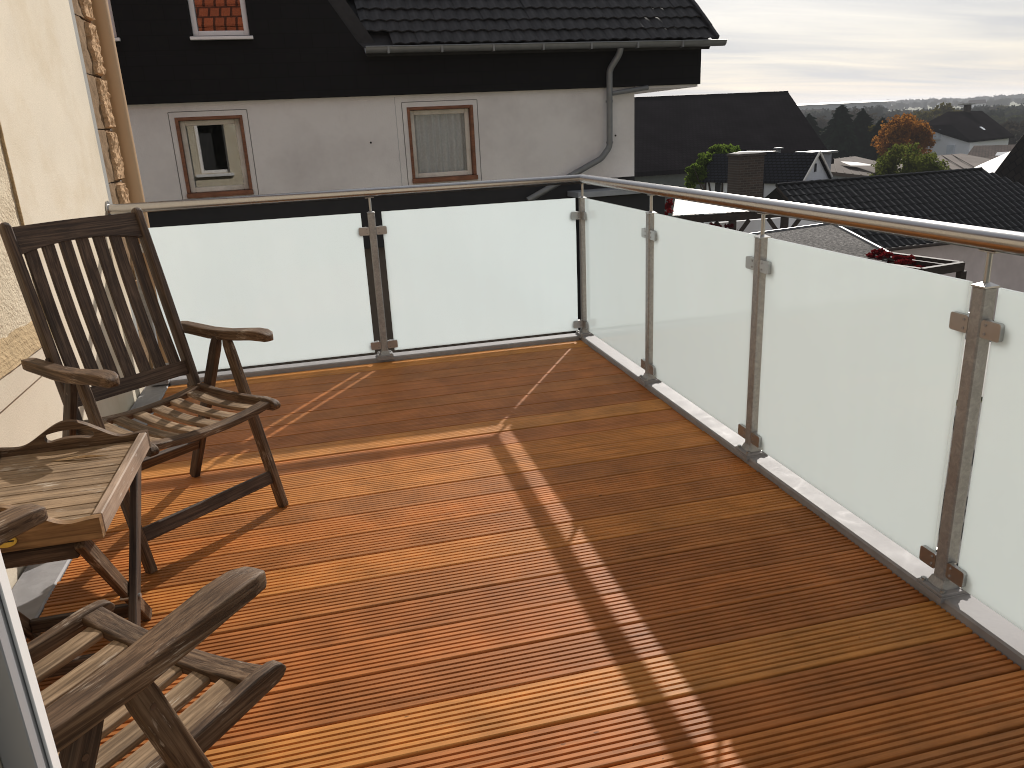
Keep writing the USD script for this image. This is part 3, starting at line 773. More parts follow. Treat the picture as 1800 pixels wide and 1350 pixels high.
dp = tube([(-2.600, 0.815, -3.2), (-2.600, 0.815, 3.0)], 0.055, 28)
part(home, "downpipe", dp, M["tanpipe"], smooth=30)
# gable wall facing the neighbour with one window, and the red tiled roof above (both mirrored in the neighbour's panes)
GY = 0.70
EW = (-3.58, -3.10, 0.80, 1.75)
ewp = sbox(-9.0, -3.3, WX - 0.255, 3.05).difference(sbox(EW[0], EW[2], EW[1], EW[3]))
part(home, "end_wall", place(extrude(ewp, 0.16), (0, GY + 0.16, 0), E1, UP, -E2), M["render"])
w_ = part(home, "end_window", plainbox((EW[0] - 0.1, GY - 0.3, EW[2] - 0.1), (EW[1] + 0.1, GY - 0.29, EW[3] + 0.1)), M["interior"])
part(w_, "frame", cat_(box2((EW[0], GY + 0.01, EW[2]), (EW[1], GY + 0.06, EW[2] + 0.05)), box2((EW[0], GY + 0.01, EW[2] + 0.05), (EW[0] + 0.045, GY + 0.06, EW[3])), box2((EW[1] - 0.045, GY + 0.01, EW[2] + 0.05), (EW[1], GY + 0.06, EW[3]))), M["window_bright"])
part(w_, "sill", box2((EW[0] - 0.06, GY + 0.161, EW[2] - 0.05), (EW[1] + 0.06, GY + 0.24, EW[2] - 0.005)), M["window_bright"])
roofm = slab([(-9.0, 1.0, 3.0), (-2.35, 1.0, 3.0), (-2.95, -2.6, 6.3), (-9.0, -2.6, 6.3)], 0.14)
rf = part(home, "roof", roofm, M["red_tile"])
cn = []
for i in range(9):
    t = i / 9
    y0, z0 = 1.0 - 3.6 * t, 3.0 + 3.3 * t
    cn.append(slab([(-9.0, y0, z0 + 0.05), (-2.33 - 0.6 * t, y0, z0 + 0.05), (-2.33 - 0.6 * t - 0.07, y0 - 0.42, z0 + 0.39), (-9.0, y0 - 0.42, z0 + 0.39)], 0.03))
part(rf, "tile_courses", cat_(*cn), M["red_tile"])
# wall with the balcony door behind the camera's doorway
part(home, "door_wall", cat_(plainbox((WX - 0.03, -4.28, -0.3), (-1.7815, -4.0, 3.02)), plainbox((0.9, -4.28, -3.3), (4.5, -4.03, 3.02)), plainbox((-1.786, -4.28, 2.35), (0.9, -4.03, 3.02))), M["render"])
jb = part(home, "door_frame", box2((-1.781, -4.0295, -0.03), (-1.7595, -4.004, 2.33), 0.001), M["shade_screw_grey"])  # white plastic frame, its room-side face coloured grey as if shaded
part(jb, "frame_edge", box2((-1.759, -4.0135, -0.03), (-1.7567, -4.000, 2.33), 0.0008), M["pvc"])

# ------------------------------------------------------------------ garden chairs
def X(f, l, z):
    """chair space: f forwards, l to the sitter's right, z up -> local x, y, z."""
    return np.array([f, -l, z])


def make_chair(label, loc, rotz, group):
    t = thing("garden_chair", label, "chair", loc, rotz, group)
    LS, LL, LA = 0.226, 0.262, 0.272
    SB, ST = (-0.100, 0.405), (-0.290, 1.080)
    sd = np.array([ST[0] - SB[0], 0, ST[1] - SB[1]]); sd /= np.linalg.norm(sd)
    bn = np.array([sd[2], 0, -sd[0]])   # points forwards, square to the back
    at_ = lambda z: SB[0] + (ST[0] - SB[0]) * (z - SB[1]) / (ST[1] - SB[1])
    for s in (-1, 1):
        p0, p1 = X(at_(0.385), s * 0.222, 0.385), X(at_(1.075), s * 0.222, 1.075)
        cs = [p0 + (p1 - p0) * q for q in (0, 0.015, 0.3, 0.6, 0.975, 0.992, 1.0)]
        part(t, "back_post", loft(cs, [0.018, 0.022, 0.024, 0.024, 0.021, 0.017, 0.008], [0.010, 0.0145, 0.0145, 0.0145, 0.0145, 0.012, 0.006], bn, np.array([0, 1.0, 0]), e=5), M["teak_dark"], smooth=50, frame=frame_of(p0, p1))
    # top rail with arched lower edge
    ys = np.linspace(-0.207, 0.207, 15)
    lower = [(y, -0.034 - 0.010 + 0.026 * (1 - (y / 0.207) ** 2) - 0.014) for y in ys]
    upper = [(y, 0.030 + 0.004 * (1 - (y / 0.207) ** 2)) for y in ys[::-1]]
    tr = extrude(Polygon(lower + upper), 0.022)
    o = X(at_(1.028), 0, 1.028) - bn * 0.011
    part(t, "top_rail", place(tr, o, np.array([0, 1.0, 0]), sd, bn), M["teak_dark"], frame=(o, (0, 1, 0)))
    o = X(at_(0.500), 0, 0.500)
    part(t, "bottom_rail", beam(o + [0, -0.207, 0], o + [0, 0.207, 0], 0.022, 0.052, sd), M["teak_dark"], frame=(o, (0, 1, 0)))
    for i in range(7):
        l = (i - 3) * 0.0575
        p0, p1 = X(at_(0.515), l, 0.515), X(at_(1.005), l, 1.005)
        # slats bow slightly backwards
        cs = [p0 + (p1 - p0) * q - bn * 0.012 * math.sin(math.pi * q) for q in np.linspace(0, 1, 7)]
        part(t, "back_slat", loft(cs, [0.0205] * 7, [0.0065] * 7, np.array([0, 1.0, 0]), bn, n=12, e=7), M["teak_dark"], smooth=50, frame=frame_of(p0, p1))
    # seat
    for s in (-1, 1):
        fs = np.array([-0.150, -0.142, -0.10, 0.0, 0.12, 0.22, 0.30, 0.338, 0.352, 0.358])
        zs = 0.416 + 0.004 - 0.012 * np.sin(np.pi * np.clip((fs + 0.15) / 0.45, 0, 1)) + 0.002
        hh = np.array([0.010, 0.018, 0.022, 0.022, 0.022, 0.022, 0.022, 0.019, 0.013, 0.004])
        cs = [X(f, s * LS, z) for f, z in zip(fs, zs)]
        part(t, "seat_rail", loft(cs, [0.0125] * len(fs), hh, np.array([0, 1.0, 0]), UP, e=6), M["teak"], smooth=50, frame=((0, s * LS, 0.4), (1, 0, 0)))
    def dish(l):
        return -0.020 * (1 - (l / 0.215) ** 2)
    for f, w, zt in ((0.312, 0.046, 0.437), (-0.085, 0.044, 0.434)):
        ls = np.linspace(-0.2135, 0.2135, 11)
        cs = [X(f, l, zt - 0.011 + dish(l)) for l in ls]
        part(t, "seat_crossbar", loft(cs, [w / 2] * 11, [0.011] * 11, np.array([1.0, 0, 0]), UP, e=7), M["teak"], smooth=50, frame=((f, 0, 0.4), (0, 1, 0)))
    for i in range(6):
        l = (i - 2.5) * 0.0705
        fs = np.linspace(-0.0625, 0.2885, 8)
        zz = 0.430 + dish(l) - 0.010 * np.sin(np.pi * (fs + 0.0625) / 0.351)
        cs = [X(f, l, z - 0.007) for f, z in zip(fs, zz)]
        part(t, "seat_slat", loft(cs, [0.0215] * 8, [0.0075] * 8, np.array([0, 1.0, 0]), UP, e=7), M["teak_light"], smooth=50, frame=((0, l + 0.01 * i, 0.42), (1, 0, 0)))
    # arms: flat, waisted, rising to a rounded front
    for s in (-1, 1):
        fs = np.array([-0.236, -0.228, -0.20, -0.12, -0.03, 0.07, 0.15, 0.22, 0.265, 0.292, 0.302, 0.306])
        zt = np.array([0.645, 0.648, 0.650, 0.648, 0.645, 0.649, 0.658, 0.666, 0.667, 0.662, 0.656, 0.650])
        hw = np.array([0.012, 0.018, 0.021, 0.022, 0.0235, 0.026, 0.029, 0.030, 0.028, 0.022, 0.014, 0.004])
        hh = np.array([0.013, 0.017, 0.0185, 0.0185, 0.0185, 0.0185, 0.0185, 0.018, 0.0175, 0.0155, 0.012, 0.005])
        cs = [X(f, s * (LA + 0.004), z - h) for f, z, h in zip(fs, zt, hh)]
        part(t, "armrest", loft(cs, hw, hh, np.array([0, 1.0, 0]), UP, n=20, e=7.5), M["teak"], smooth=50, frame=((0, s, 0.6), (1, 0, 0)))
        for (fa, fb, la, nm) in ((0.072, 0.256, LL + 0.0, "front_leg"), (0.022, -0.296, LL - 0.001, "rear_leg")):
            p0, p1 = X(fa, s * la, 0.622), X(fb, s * la, 0.001)
            d = (p1 - p0) / np.linalg.norm(p1 - p0); wd = np.array([-d[2], 0, d[0]])
            qs = (0, 0.012, 0.035, 0.08, 0.5, 0.985, 1.0)
            cs = [p0 + (p1 - p0) * q for q in qs]
            ww = [0.005, 0.013, 0.0185, 0.021, 0.0225, 0.021, 0.019]
            part(t, nm, loft(cs, ww, [0.0125] * 7, wd, np.array([0, 1.0, 0]), e=7), M["teak_dark"] if nm == "rear_leg" else M["teak"], smooth=50, frame=frame_of(p0, p1))
            for q in (0.10,):
                c = p0 + (p1 - p0) * q
                b = trimesh.creation.cylinder(0.0048, 0.0262, sections=14)
                part(t, "bolt", place(b, c, np.array([1.0, 0, 0]), np.array([0, 0, 1.0]), np.array([0, 1.0, 0])), M["bolt"], smooth=30)
        c = X(0.05, s * (LL - 0.0), 0.634)
        part(t, "arm_bracket", cbox((0.05, 0.022, 0.018), c, 0.003), M["teak_dark"], frame=(c, (1, 0, 0)))
        c = X(at_(0.645), s * 0.238, 0.640)
        b = trimesh.creation.cylinder(0.007, 0.012, sections=14)
        part(t, "bolt", place(b, c, np.array([1.0, 0, 0]), np.array([0, 0, 1.0]), np.array([0, 1.0, 0])), M["bolt"], smooth=30)
    for (f, z, nm) in ((0.222, 0.115, "front_stretcher"), (-0.208, 0.165, "rear_stretcher")):
        p0, p1 = X(f, -0.249, z), X(f, 0.249, z)
        part(t, nm, beam(p0, p1, 0.022, 0.046, np.array([-0.25 if f > 0 else 0.45, 0, 1.0])), M["teak_dark"], frame=frame_of(p0, p1))
    return t


chair = make_chair("weathered folding teak armchair standing upright against the far end of the cream wall", (-2.13, -1.788, 0.0), -0.853, "garden chairs")
copy_of(chair, (-2.075, -3.467, 0.0), 0.842, "nearest weathered teak armchair, cut off by the lower left corner beside the white door frame", "garden chairs")

# ------------------------------------------------------------------ tray table: stand and tray
st = thing("tray_stand", "folding crossed-leg teak stand under the tray between the two chairs", "stand", (-2.27, -2.51, 0))
for sx, off in ((1, 0), (-1, 0)):
    xa, xb = sx * 0.168, sx * 0.146
    p0, p1 = np.array([xa, 0.235, 0.446]), np.array([xa, -0.215, 0.0])
    part(st, "leg", beam(p0, p1, 0.021, 0.040, (0, 1, 0.2)), M["teak_dark"], frame=frame_of(p0, p1))
    p0, p1 = np.array([xb, -0.275, 0.446]), np.array([xb, 0.10, 0.0])
    part(st, "leg", beam(p0, p1, 0.021, 0.040, (0, 1, 0.2)), M["teak"], frame=frame_of(p0, p1))
    c = np.array([sx * 0.158, -0.055, 0.157])
    part(st, "bolt", place(trimesh.creation.cylinder(0.007, 0.05, sections=12), c, UP, E2, E1), M["steel"], smooth=30)
for (y, z, hx) in ((0.222, 0.425, 0.157), (-0.262, 0.418, 0.135), (-0.165, 0.055, 0.157), (0.055, 0.055, 0.135)):
    part(st, "crossbar", beam((-hx, y, z), (hx, y, z), 0.020, 0.038, UP), M["teak_dark"], frame=((-hx, y, z), (1, 0, 0)))

tray = thing("serving_tray", "weathered slatted teak tray with handle cut-outs resting on the folding stand", "tray", (-2.272, -2.512, 0.449))
TW, TL = 0.385, 0.555
for sx in (-1, 1):
    part(tray, "side_rail", box2((sx * TW / 2 - 0.011, -TL / 2 + 0.0125, 0.0), (sx * TW / 2 + 0.011, TL / 2 - 0.0125, 0.052), 0.003), M["teak_dusty"] if sx > 0 else M["teak"], frame=((sx, 0, 0), (0, 1, 0)))
xs_ = np.linspace(-TW / 2 - 0.010, TW / 2 + 0.010, 41)
up_ = [(x, 0.052 - 0.010 * math.exp(-((abs(x) - 0.13) / 0.04) ** 2) + 0.058 * math.exp(-(x / 0.085) ** 2)) for x in xs_]
prof_end = Polygon([(xs_[0], 0.0)] + up_ + [(xs_[-1], 0.0)])
hole = shapely.LineString([(x, 0.0605 + 0.012 * math.cos(x * 22)) for x in np.linspace(-0.052, 0.052, 13)]).buffer(0.0125, quad_segs=6)
for sy in (-1, 1):
    e_ = extrude(prof_end.difference(hole), 0.02)
    e_ = place(e_, (0, sy * TL / 2 + 0.010, 0), E1, UP, -E2)
    part(tray, "end_board", e_, M["teak"] if sy > 0 else M["teak_warm"], frame=((0, sy * 0.3, 0), (1, 0, 0)), smooth=25)
ns = 9
for i in range(ns):
    y0 = -TL / 2 + 0.013 + (TL - 0.026) * i / ns
    y1 = y0 + (TL - 0.026) / ns - 0.0035
    part(tray, "slat", box2((-TW / 2 + 0.012, y0, 0.018), (TW / 2 - 0.012, y1, 0.030), 0.0015), M["teak_light"], frame=((0, y0 * 3, 0), (1, 0, 0)))
tg = part(tray, "brass_tag", place(extrude(Point(0, 0).buffer(1.0, quad_segs=10), 0.003), (0.008, -TL / 2 - 0.0105, 0.027), E1 * 0.024, UP * 0.014, -E2), M["brass"])
part(tg, "slot", plainbox((-0.010, -TL / 2 - 0.0150, 0.0255), (0.026, -TL / 2 - 0.0135, 0.0285)), M["black"])
leafp = np.array([[-0.075, 0.0, 0.0], [-0.03, 0.008, 0.004], [0.02, 0.007, 0.007], [0.075, 0.0, 0.002], [0.02, -0.006, 0.006], [-0.03, -0.007, 0.003]])
lm = slab(leafp, 0.0012)
lm.apply_transform(trimesh.transformations.rotation_matrix(-0.12, [0, 0, 1])); lm.apply_translation((-2.225, -2.345, 0.4805))
top("dry_leaf", lm, M["dry_leaf"], "dry curled brown leaf lying on the tray slats", "leaf")

# ------------------------------------------------------------------ neighbour's house
GZ = 3.3  # the house stands on the yard at z = -3.3
nh = thing("neighbour_house", "white rendered house with black clad upper storey and dark tiled roof across the yard", "house", (2.639, 5.561, -GZ), math.radians(3.5))
Zl = lambda z: z + GZ


def hbox(s0, s1, y0, y1, z0, z1, c=0.0):
    lo, hi = (s0, y0, Zl(z0)), (s1, y1, Zl(z1))
    return box2(lo, hi, c) if c else plainbox(lo, hi)


W1 = (-5.58, -4.865, 0.70, 1.57)
W2 = (-2.985, -2.17, 0.70, 1.58)


def wall_with_holes(s0, s1, z0, z1, holes, y0, t):
    p = sbox(s0, z0, s1, z1)
    for h in holes:
        p = p.difference(sbox(h[0], h[2], h[1], h[3]))
    m = extrude(p, t)
    return place(m, (0, y0 + t, Zl(0)), E1, UP, -E2)


part(nh, "wall", cat_(wall_with_holes(-7.6, 0.0, 0.60, 1.72, [W1, W2], 0.0, 0.3), hbox(-7.6, 0.0, 0.301, 8.0, 0.6, 1.72)), M["wall_white"])
part(nh, "base_wall", cat_(hbox(-7.6, 0.02, 0.03, 8.0, -0.05, 0.599)), M["wall_dark"])
part(nh, "ground_floor_wall", hbox(-7.6, 0.0, 0.08, 8.0, -3.3, -0.051), M["wall_brown"])
part(nh, "wall_cap", hbox(-0.95, 0.33, -0.35, 0.029, 0.40, 0.47, 0.004), M["far_grey"])
part(nh, "annex_wall", hbox(-0.9, 0.3, -0.30, 0.0, -3.3, 0.399), M["wall_dark"])
part(nh, "cladding", hbox(-7.6, 0.925, -0.06, 8.0, 1.722, 2.20), M["slate"])
part(nh, "soffit", cat_(hbox(0.002, 0.90, -0.03, 8.0, 1.690, 1.7215)), M["wall_white"])
UW = (-5.25, -4.66, 2.39, 3.3)
UL = (-6.75, -6.0, 2.39, 3.3)
gp = Polygon([(-9.2, 2.2005), (-3.43, 2.2005), (-6.3, 6.6), (-9.2, 6.6)])
for h in (UW, UL):
    gp = gp.difference(sbox(h[0], h[2], h[1], h[3]))
part(nh, "gable_cladding", place(extrude(gp, 0.25), (0, 0.19, Zl(0)), E1, UP, -E2), M["slate"])
vd = np.array([-2.87, 0, 4.4]); vd /= np.linalg.norm(vd); vn = np.array([vd[2], 0, -vd[0]])
va = np.array([-3.43, -0.02, Zl(2.2)])
part(nh, "verge_board", slab([va, va + vd * 5.0, va + vd * 5.0 + vn * 0.17, va + vn * 0.17 + vd * -0.12], 0.3, (0, 1, 0)), M["roof_tile"])
part(nh, "loft_room", hbox(-9.0, -4.2, 0.6, 0.7, 2.2, 4.5), M["interior"])
# roof plane with tiles
PIT = math.radians(38)
ev = np.array([0, -0.16, Zl(2.245)]); sl = np.array([0, math.cos(PIT), math.sin(PIT)]); rn = np.array([0, -math.sin(PIT), math.cos(PIT)])
rdeck = slab([ev + E1 * -3.4 - rn * 0.05, ev + E1 * 1.03 - rn * 0.05, ev + E1 * 1.03 + sl * 4.4 - rn * 0.05, ev + E1 * -6.0 + sl * 4.4 - rn * 0.05], 0.08, -rn)
rf = part(nh, "roof", rdeck, M["roof_tile"])


def pantile(w=0.30, L=0.40, t=0.014, n=12, two=True, amp=0.022):
    u = np.linspace(0, 1, n + 1)
    h = amp * (0.5 - 0.5 * np.cos(2 * np.pi * (2 if two else 1) * u)) ** 0.8
    v, f = [], []
    for (yy, zo) in ((0.0, 0.030), (L, 0.0)):
        for a_, b_ in zip(u, h):
            v.append([a_ * w, yy, b_ + zo])
    for a_, b_ in zip(u, h):
        v.append([a_ * w, 0.0, b_ + 0.030 - t])
    k = n + 1
    for i in range(n):
        f += [[i, i + 1, k + i + 1], [i, k + i + 1, k + i], [2 * k + i, 2 * k + i + 1, i + 1], [2 * k + i, i + 1, i]]
    return trimesh.Trimesh(np.array(v), np.array(f), process=False)


pt = pantile(L=0.30, amp=0.019)
trn = np.random.default_rng(5)
for row in range(10):
    o = ev + sl * (0.235 * row)
    dz = (o[2] - Zl(2.2))
    sleft = -3.30 - dz * (2.87 / 4.4) - 0.05
    cols = int((1.06 - sleft) / 0.298)
    for c in range(cols):
        s0 = 1.06 - 0.298 * (c + 1)
        part(rf, "roof_tile", place(pt, o + E1 * s0 + rn * trn.normal(0.0, 0.0025) + sl * trn.normal(0, 0.004), E1, sl, rn), M["roof_tile"])
    # verge tile with a down-turned edge
    part(rf, "verge_tile", place(cbox((0.05, 0.30, 0.10), (0.025, 0.15, 0.0), 0.008), o + E1 * 1.065 + rn * (0.01 + trn.normal(0, 0.004)), E1, sl, rn), M["roof_tile"])
# gutter: half-round channel
ga = np.linspace(np.pi, 2 * np.pi, 13)
outer = [(0.062 * math.cos(a_), 0.062 * math.sin(a_)) for a_ in ga]
inner = [(0.057 * math.cos(a_), 0.057 * math.sin(a_)) for a_ in ga[::-1]]
gut = place(extrude(Polygon(outer + inner), 4.60), (-3.44, -0.225, Zl(2.225)), E2, UP, E1)
bead = tube([(-3.44, -0.287, Zl(2.228)), (1.16, -0.287, Zl(2.228))], 0.008, 8)
g_ = part(nh, "gutter", cat_(gut, bead), M["zinc_pipe"], smooth=30)
for s in np.arange(-3.2, 1.1, 0.62):
    part(g_, "gutter_bracket", hbox(s, s + 0.025, -0.294, -0.225, 2.155, 2.235, 0.002), M["zinc_pipe"])
pd = smooth_path([(-0.295, -0.22, Zl(2.17)), (-0.30, -0.2, Zl(2.10)), (-0.40, -0.115, Zl(1.92)), (-0.405, -0.115, Zl(1.0)), (-0.52, -0.115, Zl(0.86)), (-1.55, -0.115, Zl(0.40))], 0.05)
part(nh, "downpipe", tube(pd, 0.039, 18), M["zinc_pipe"], smooth=35)
part(nh, "branch_pipe", tube([(-0.36, -0.10, Zl(1.645)), (0.16, -0.06, Zl(1.70))], 0.03, 14), M["zinc_pipe"], smooth=35)
for z in (1.55, 1.05):
    part(nh, "pipe_clip", place(trimesh.creation.cylinder(0.046, 0.025, sections=18), (-0.405, -0.115, Zl(z)), E1, E2, UP), M["zinc_pipe"], smooth=30)


def window(h, deep, with_curtain, frame_mat, box_mat=None, line=True, glass="pane"):
    s0, s1, z0, z1 = h
    if box_mat is not None:
        # brown wooden lining of the opening
        a = part(nh, "window", cat_(hbox(s0, s0 + 0.035, -0.012, 0.20, z0 + 0.052, z1, 0.003), hbox(s1 - 0.035, s1, -0.012, 0.20, z0 + 0.052, z1, 0.003), hbox(s0 + 0.0355, s1 - 0.0355, -0.012, 0.20, z1 - 0.035, z1, 0.003),
                                  hbox(s0 - 0.005, s1 + 0.005, -0.045, 0.20, z0 - 0.004, z0 + 0.05, 0.004)), box_mat)
        i0, i1, j0, j1 = s0 + 0.0365, s1 - 0.0365, z0 + 0.052, z1 - 0.0365
    else:
        a = part(nh, "window", hbox(s0 - 0.03, s1 + 0.03, -0.12, -0.0605, z0 - 0.045, z0 - 0.012, 0.004), frame_mat)
        i0, i1, j0, j1 = s0 + 0.001, s1 - 0.001, z0, z1
    fw, y0, y1 = 0.055, deep, deep + 0.06
    part(a, "frame", cat_(hbox(i0, i0 + fw, y0, y1, j0, j1, 0.006), hbox(i1 - fw, i1, y0, y1, j0, j1, 0.006), hbox(i0 + fw, i1 - fw, y0, y1, j0, j0 + fw, 0.006), hbox(i0 + fw, i1 - fw, y0, y1, j1 - fw, j1, 0.006)), frame_mat)
    pn = hbox(i0 + fw, i1 - fw, y0 + 0.03, y0 + 0.036, j0 + fw, j1 - fw)
    if glass == "pane":   # the sash stands slightly ajar
        pn.apply_transform(trimesh.transformations.rotation_matrix(math.radians(-5), [0, 0, 1], [(i0 + i1) / 2, y0 + 0.033, 0]))
    part(a, "pane", pn, M[glass])
    if with_curtain:
        n = 60
        xs = np.linspace(i0 + fw - 0.02, i1 - fw + 0.02, n)
        v, f = [], []
        for zi, z in enumerate((j0 + 0.02, j1 - 0.02)):
            for i, x in enumerate(xs):
                v.append([x, y1 + 0.040 + 0.022 * math.sin(i * 0.8 + 0.7 * math.sin(i * 0.21)) + 0.010 * math.sin(i * 0.33 + 1 + zi), Zl(z)])
        for i in range(n - 1):
            f += [[i, i + 1, n + i + 1], [i, n + i + 1, n + i]]
        part(a, "net_curtain", trimesh.Trimesh(np.array(v), np.array(f), process=False), M["curtain"], smooth=True)
    part(a, "dark_room", hbox(i0, i1, y1 + 0.13, y1 + 0.14, j0, j1), M["interior"])
    if line:
        d, w = 0.055, 0.006
        part(nh, "incised_line", cat_(hbox(s0 - d, s1 + d, -0.0025, 0.001, z1 + d, z1 + d + w), hbox(s0 - d, s1 + d, -0.0025, 0.001, z0 - d - w, z0 - d),
                                      hbox(s0 - d - w, s0 - d, -0.0025, 0.001, z0 - d, z1 + d), hbox(s1 + d, s1 + d + w, -0.0025, 0.001, z0 - d, z1 + d)), M["interior"])


window(W1, 0.07, False, M["window_white"], M["window_wood"])
window(W2, 0.07, True, M["window_white"], M["window_wood"], glass="pane_clear")
window(UW, 0.0, False, M["window_bright"], None, False)
window(UL, 0.0, False, M["window_bright"], None, False)
for s, z in ((-3.45, 1.2), (-0.27, 1.13)):
    part(nh, "wall_hole", place(trimesh.creation.cylinder(0.012, 0.006, sections=12), (s, -0.001, Zl(z)), E1, UP, -E2), M["black"])
part(nh, "panel_seam", hbox(-3.123, -3.119, -0.002, 0.001, 0.62, 1.70), M["far_grey"])

# firewood stacked against the ground floor
ws = thing("firewood_stack", "stack of cut firewood against the ground floor wall behind the railing", "firewood", (-1.1, 4.6, -3.25), math.radians(3.5))
wr = np.random.default_rng(2)
for i in range(16):
    for j in range(9):
        c = trimesh.creation.cylinder(0.095 + wr.uniform(-0.012, 0.01), 0.5, sections=7)
        part(ws, "log", place(c, (-1.5 + 0.2 * i + (0.1 if j % 2 else 0), 0.3, 0.1 + 0.19 * j), E1, UP, -E2), M["log"])

# ------------------------------------------------------------------ roofs to the right, beyond the railing
# flat bitumen roof of the carport
cp = thing("carport", "flat gravelled bitumen roof of the carport just beyond the right-hand railing", "carport")
FR = [(4.3, 9.2, -1.0), (9.18, 10.44, -1.0), (7.55, 6.55, -1.0), (5.4, 4.2, -1.0), (3.2, 4.6, -1.0)]
part(cp, "roof", slab(FR, 0.12), M["bitumen"])
a, b = np.array(FR[1]), np.array(FR[2])
part(cp, "edge_trim", cat_(beam(a + [0.02, 0, 0.015], b + [0.02, 0, 0.015], 0.05, 0.05, UP, 0.004), beam(np.array(FR[0]) + [0, 0.02, 0.015], a + [0, 0.02, 0.015], 0.05, 0.05, UP, 0.004)), M["zinc_pipe"])
for (x, y) in ((8.6, 10.1), (4.6, 9.1), (7.3, 6.8), (4.0, 5.0)):
    part(cp, "post", plainbox((x - 0.06, y - 0.06, -3.6), (x + 0.06, y + 0.06, -1.121)), M["dark_timber"])

# pergola with pale corrugated roof
pg = thing("pergola", "dark timber pergola with a glaring pale corrugated roof and knee braces", "pergola")
BL, BR, TL = np.array([6.77, 13.23, -0.9]), np.array([10.4, 12.70, -0.9]), np.array([8.15, 15.93, -0.5])
nu = 64
sheet_v, sheet_f = [], []
for i in range(nu + 1):
    q = i / nu
    w = 0.0045 * math.cos(i * math.pi)
    sheet_v += [BL + (TL - BL) * q + [0, 0, w], BL + (BR - BL) * q + [0, 0, w]]
for i in range(nu):
    sheet_f += [[2 * i, 2 * i + 1, 2 * i + 3], [2 * i, 2 * i + 3, 2 * i + 2]]
part(pg, "corrugated_roof", trimesh.Trimesh(np.array(sheet_v), np.array(sheet_f), process=False), M["corrugated"])
part(pg, "front_beam", beam(BL + [-0.4, 0.08, -0.12], BR + [0.4, 0.08, -0.12], 0.10, 0.17, UP, 0.006), M["dark_timber"])
for q in (0.42, 0.78):
    c = BL + (BR - BL) * q + np.array([0, 0.08, -0.2])
    part(pg, "post", plainbox(c + [-0.07, -0.07, -2.6], c + [0.07, 0.07, -0.005]), M["dark_timber"])
    for s in (-1, 1):
        part(pg, "knee_brace", beam(c + [s * 0.06, 0, -0.5], c + [s * 0.42, -s * 0.05, -0.02], 0.07, 0.09, UP, 0.004), M["dark_timber"])
part(pg, "rear_beam", beam(TL + [0, 0, -0.12], BR + [0, 0, -0.12], 0.10, 0.16, UP, 0.006), M["dark_timber"])
top("garden_wall", plainbox((8.6, 14.6, -3.6), (12.5, 14.75, -1.35)), M["white_far"], "white garden wall in shade behind the pergola posts", "wall")

# open dark timber frame overgrown with creeper
tf = thing("timber_frame", "open dark timber frame beside the flat roof, overgrown with red creeper", "frame")
A0, A1, A2, A3 = np.array([7.55, 6.65, -1.02]), np.array([7.85, 5.33, -1.02]), np.array([7.0, 5.18, -1.02]), np.array([6.6, 6.6, -1.02])
for (p, q) in ((A0, A1), (A1, A2), (A2, A3)):
    part(tf, "beam", beam(p, q, 0.09, 0.13, UP, 0.004), M["dark_timber"])
part(tf, "beam", beam(A0 + [-0.28, -0.05, 0.0], A1 + [-0.28, 0.02, 0.0], 0.05, 0.10, UP, 0.004), M["dark_timber"])
for q in (A1, A2):
    part(tf, "post", plainbox(q + [-0.05, -0.05, -2.6], q + [0.05, 0.05, -0.07]), M["dark_timber"])


def leaves(n, centre, radii, size, rg, clumps=40, flat=0.0, inner=0.55, shape=None):
    """Leaf-sized bent quads gathered in clumps through an ellipsoid."""
    u = rg.normal(size=(clumps, 3)); u /= np.linalg.norm(u, axis=1, keepdims=True)
    u *= (inner + (1 - inner) * rg.random((clumps, 1)))
    cr_ = 0.20 + 0.16 * rg.random(clumps)
    k = rg.integers(0, clumps, n)
    d = rg.normal(size=(n, 3)); d /= np.linalg.norm(d, axis=1, keepdims=True)
    p = u[k] + d * (cr_[k] * rg.random(n) ** 0.4)[:, None]
    if shape is not None:
        p = shape(p)
    p = np.asarray(centre) + p * np.asarray(radii)
    a = rg.normal(size=(n, 3)); a /= np.linalg.norm(a, axis=1, keepdims=True)
    b = np.cross(a, rg.normal(size=(n, 3))); b /= np.linalg.norm(b, axis=1, keepdims=True)
    s = size * (0.6 + 0.8 * rg.random(n))[:, None]
    v = np.stack([p - a * s * 0.5, p + b * s * 0.32, p + a * s * 0.5, p - b * s * 0.32], 1).reshape(-1, 3)
    i = np.arange(n)[:, None] * 4
    f = np.vstack([i + [0, 1, 2], i + [0, 2, 3]])
    return trimesh.Trimesh(v, f, process=False)


def creeper(name, label, pts, n, size, seed, spread):
    rg = np.random.default_rng(seed)
    ms = [leaves(n // len(pts), q, spread, size, rg, 12) for q in pts]
    t = thing(name, label, "creeper")
    part(t, "leaves", cat_(*ms), M["ivy"])
    part(t, "stem", tube(np.array(pts) + [0, 0, -0.02], 0.012, 6), M["bark"])


creeper("red_creeper", "red creeper hanging at the left end of the pale corrugated roof", [(6.55, 13.4, -0.62), (6.6, 13.35, -0.85), (6.75, 13.25, -1.1), (6.9, 13.1, -1.35)], 900, 0.10, 4, (0.30, 0.3, 0.28))
creeper("red_creeper", "red creeper trailing along the beam under the corrugated roof", [(7.1, 13.1, -1.22), (7.5, 13.0, -1.25), (7.9, 12.95, -1.32), (8.2, 12.95, -1.45)], 700, 0.09, 5, (0.32, 0.25, 0.16))
creeper("red_creeper", "red creeper spilling over the dark timber frame at the corner of the flat roof", [(7.28, 6.45, -0.98), (7.28, 6.2, -0.98), (7.3, 5.95, -1.0), (7.3, 5.72, -1.0), (7.25, 6.55, -1.05)], 1800, 0.055, 6, (0.22, 0.22, 0.11))

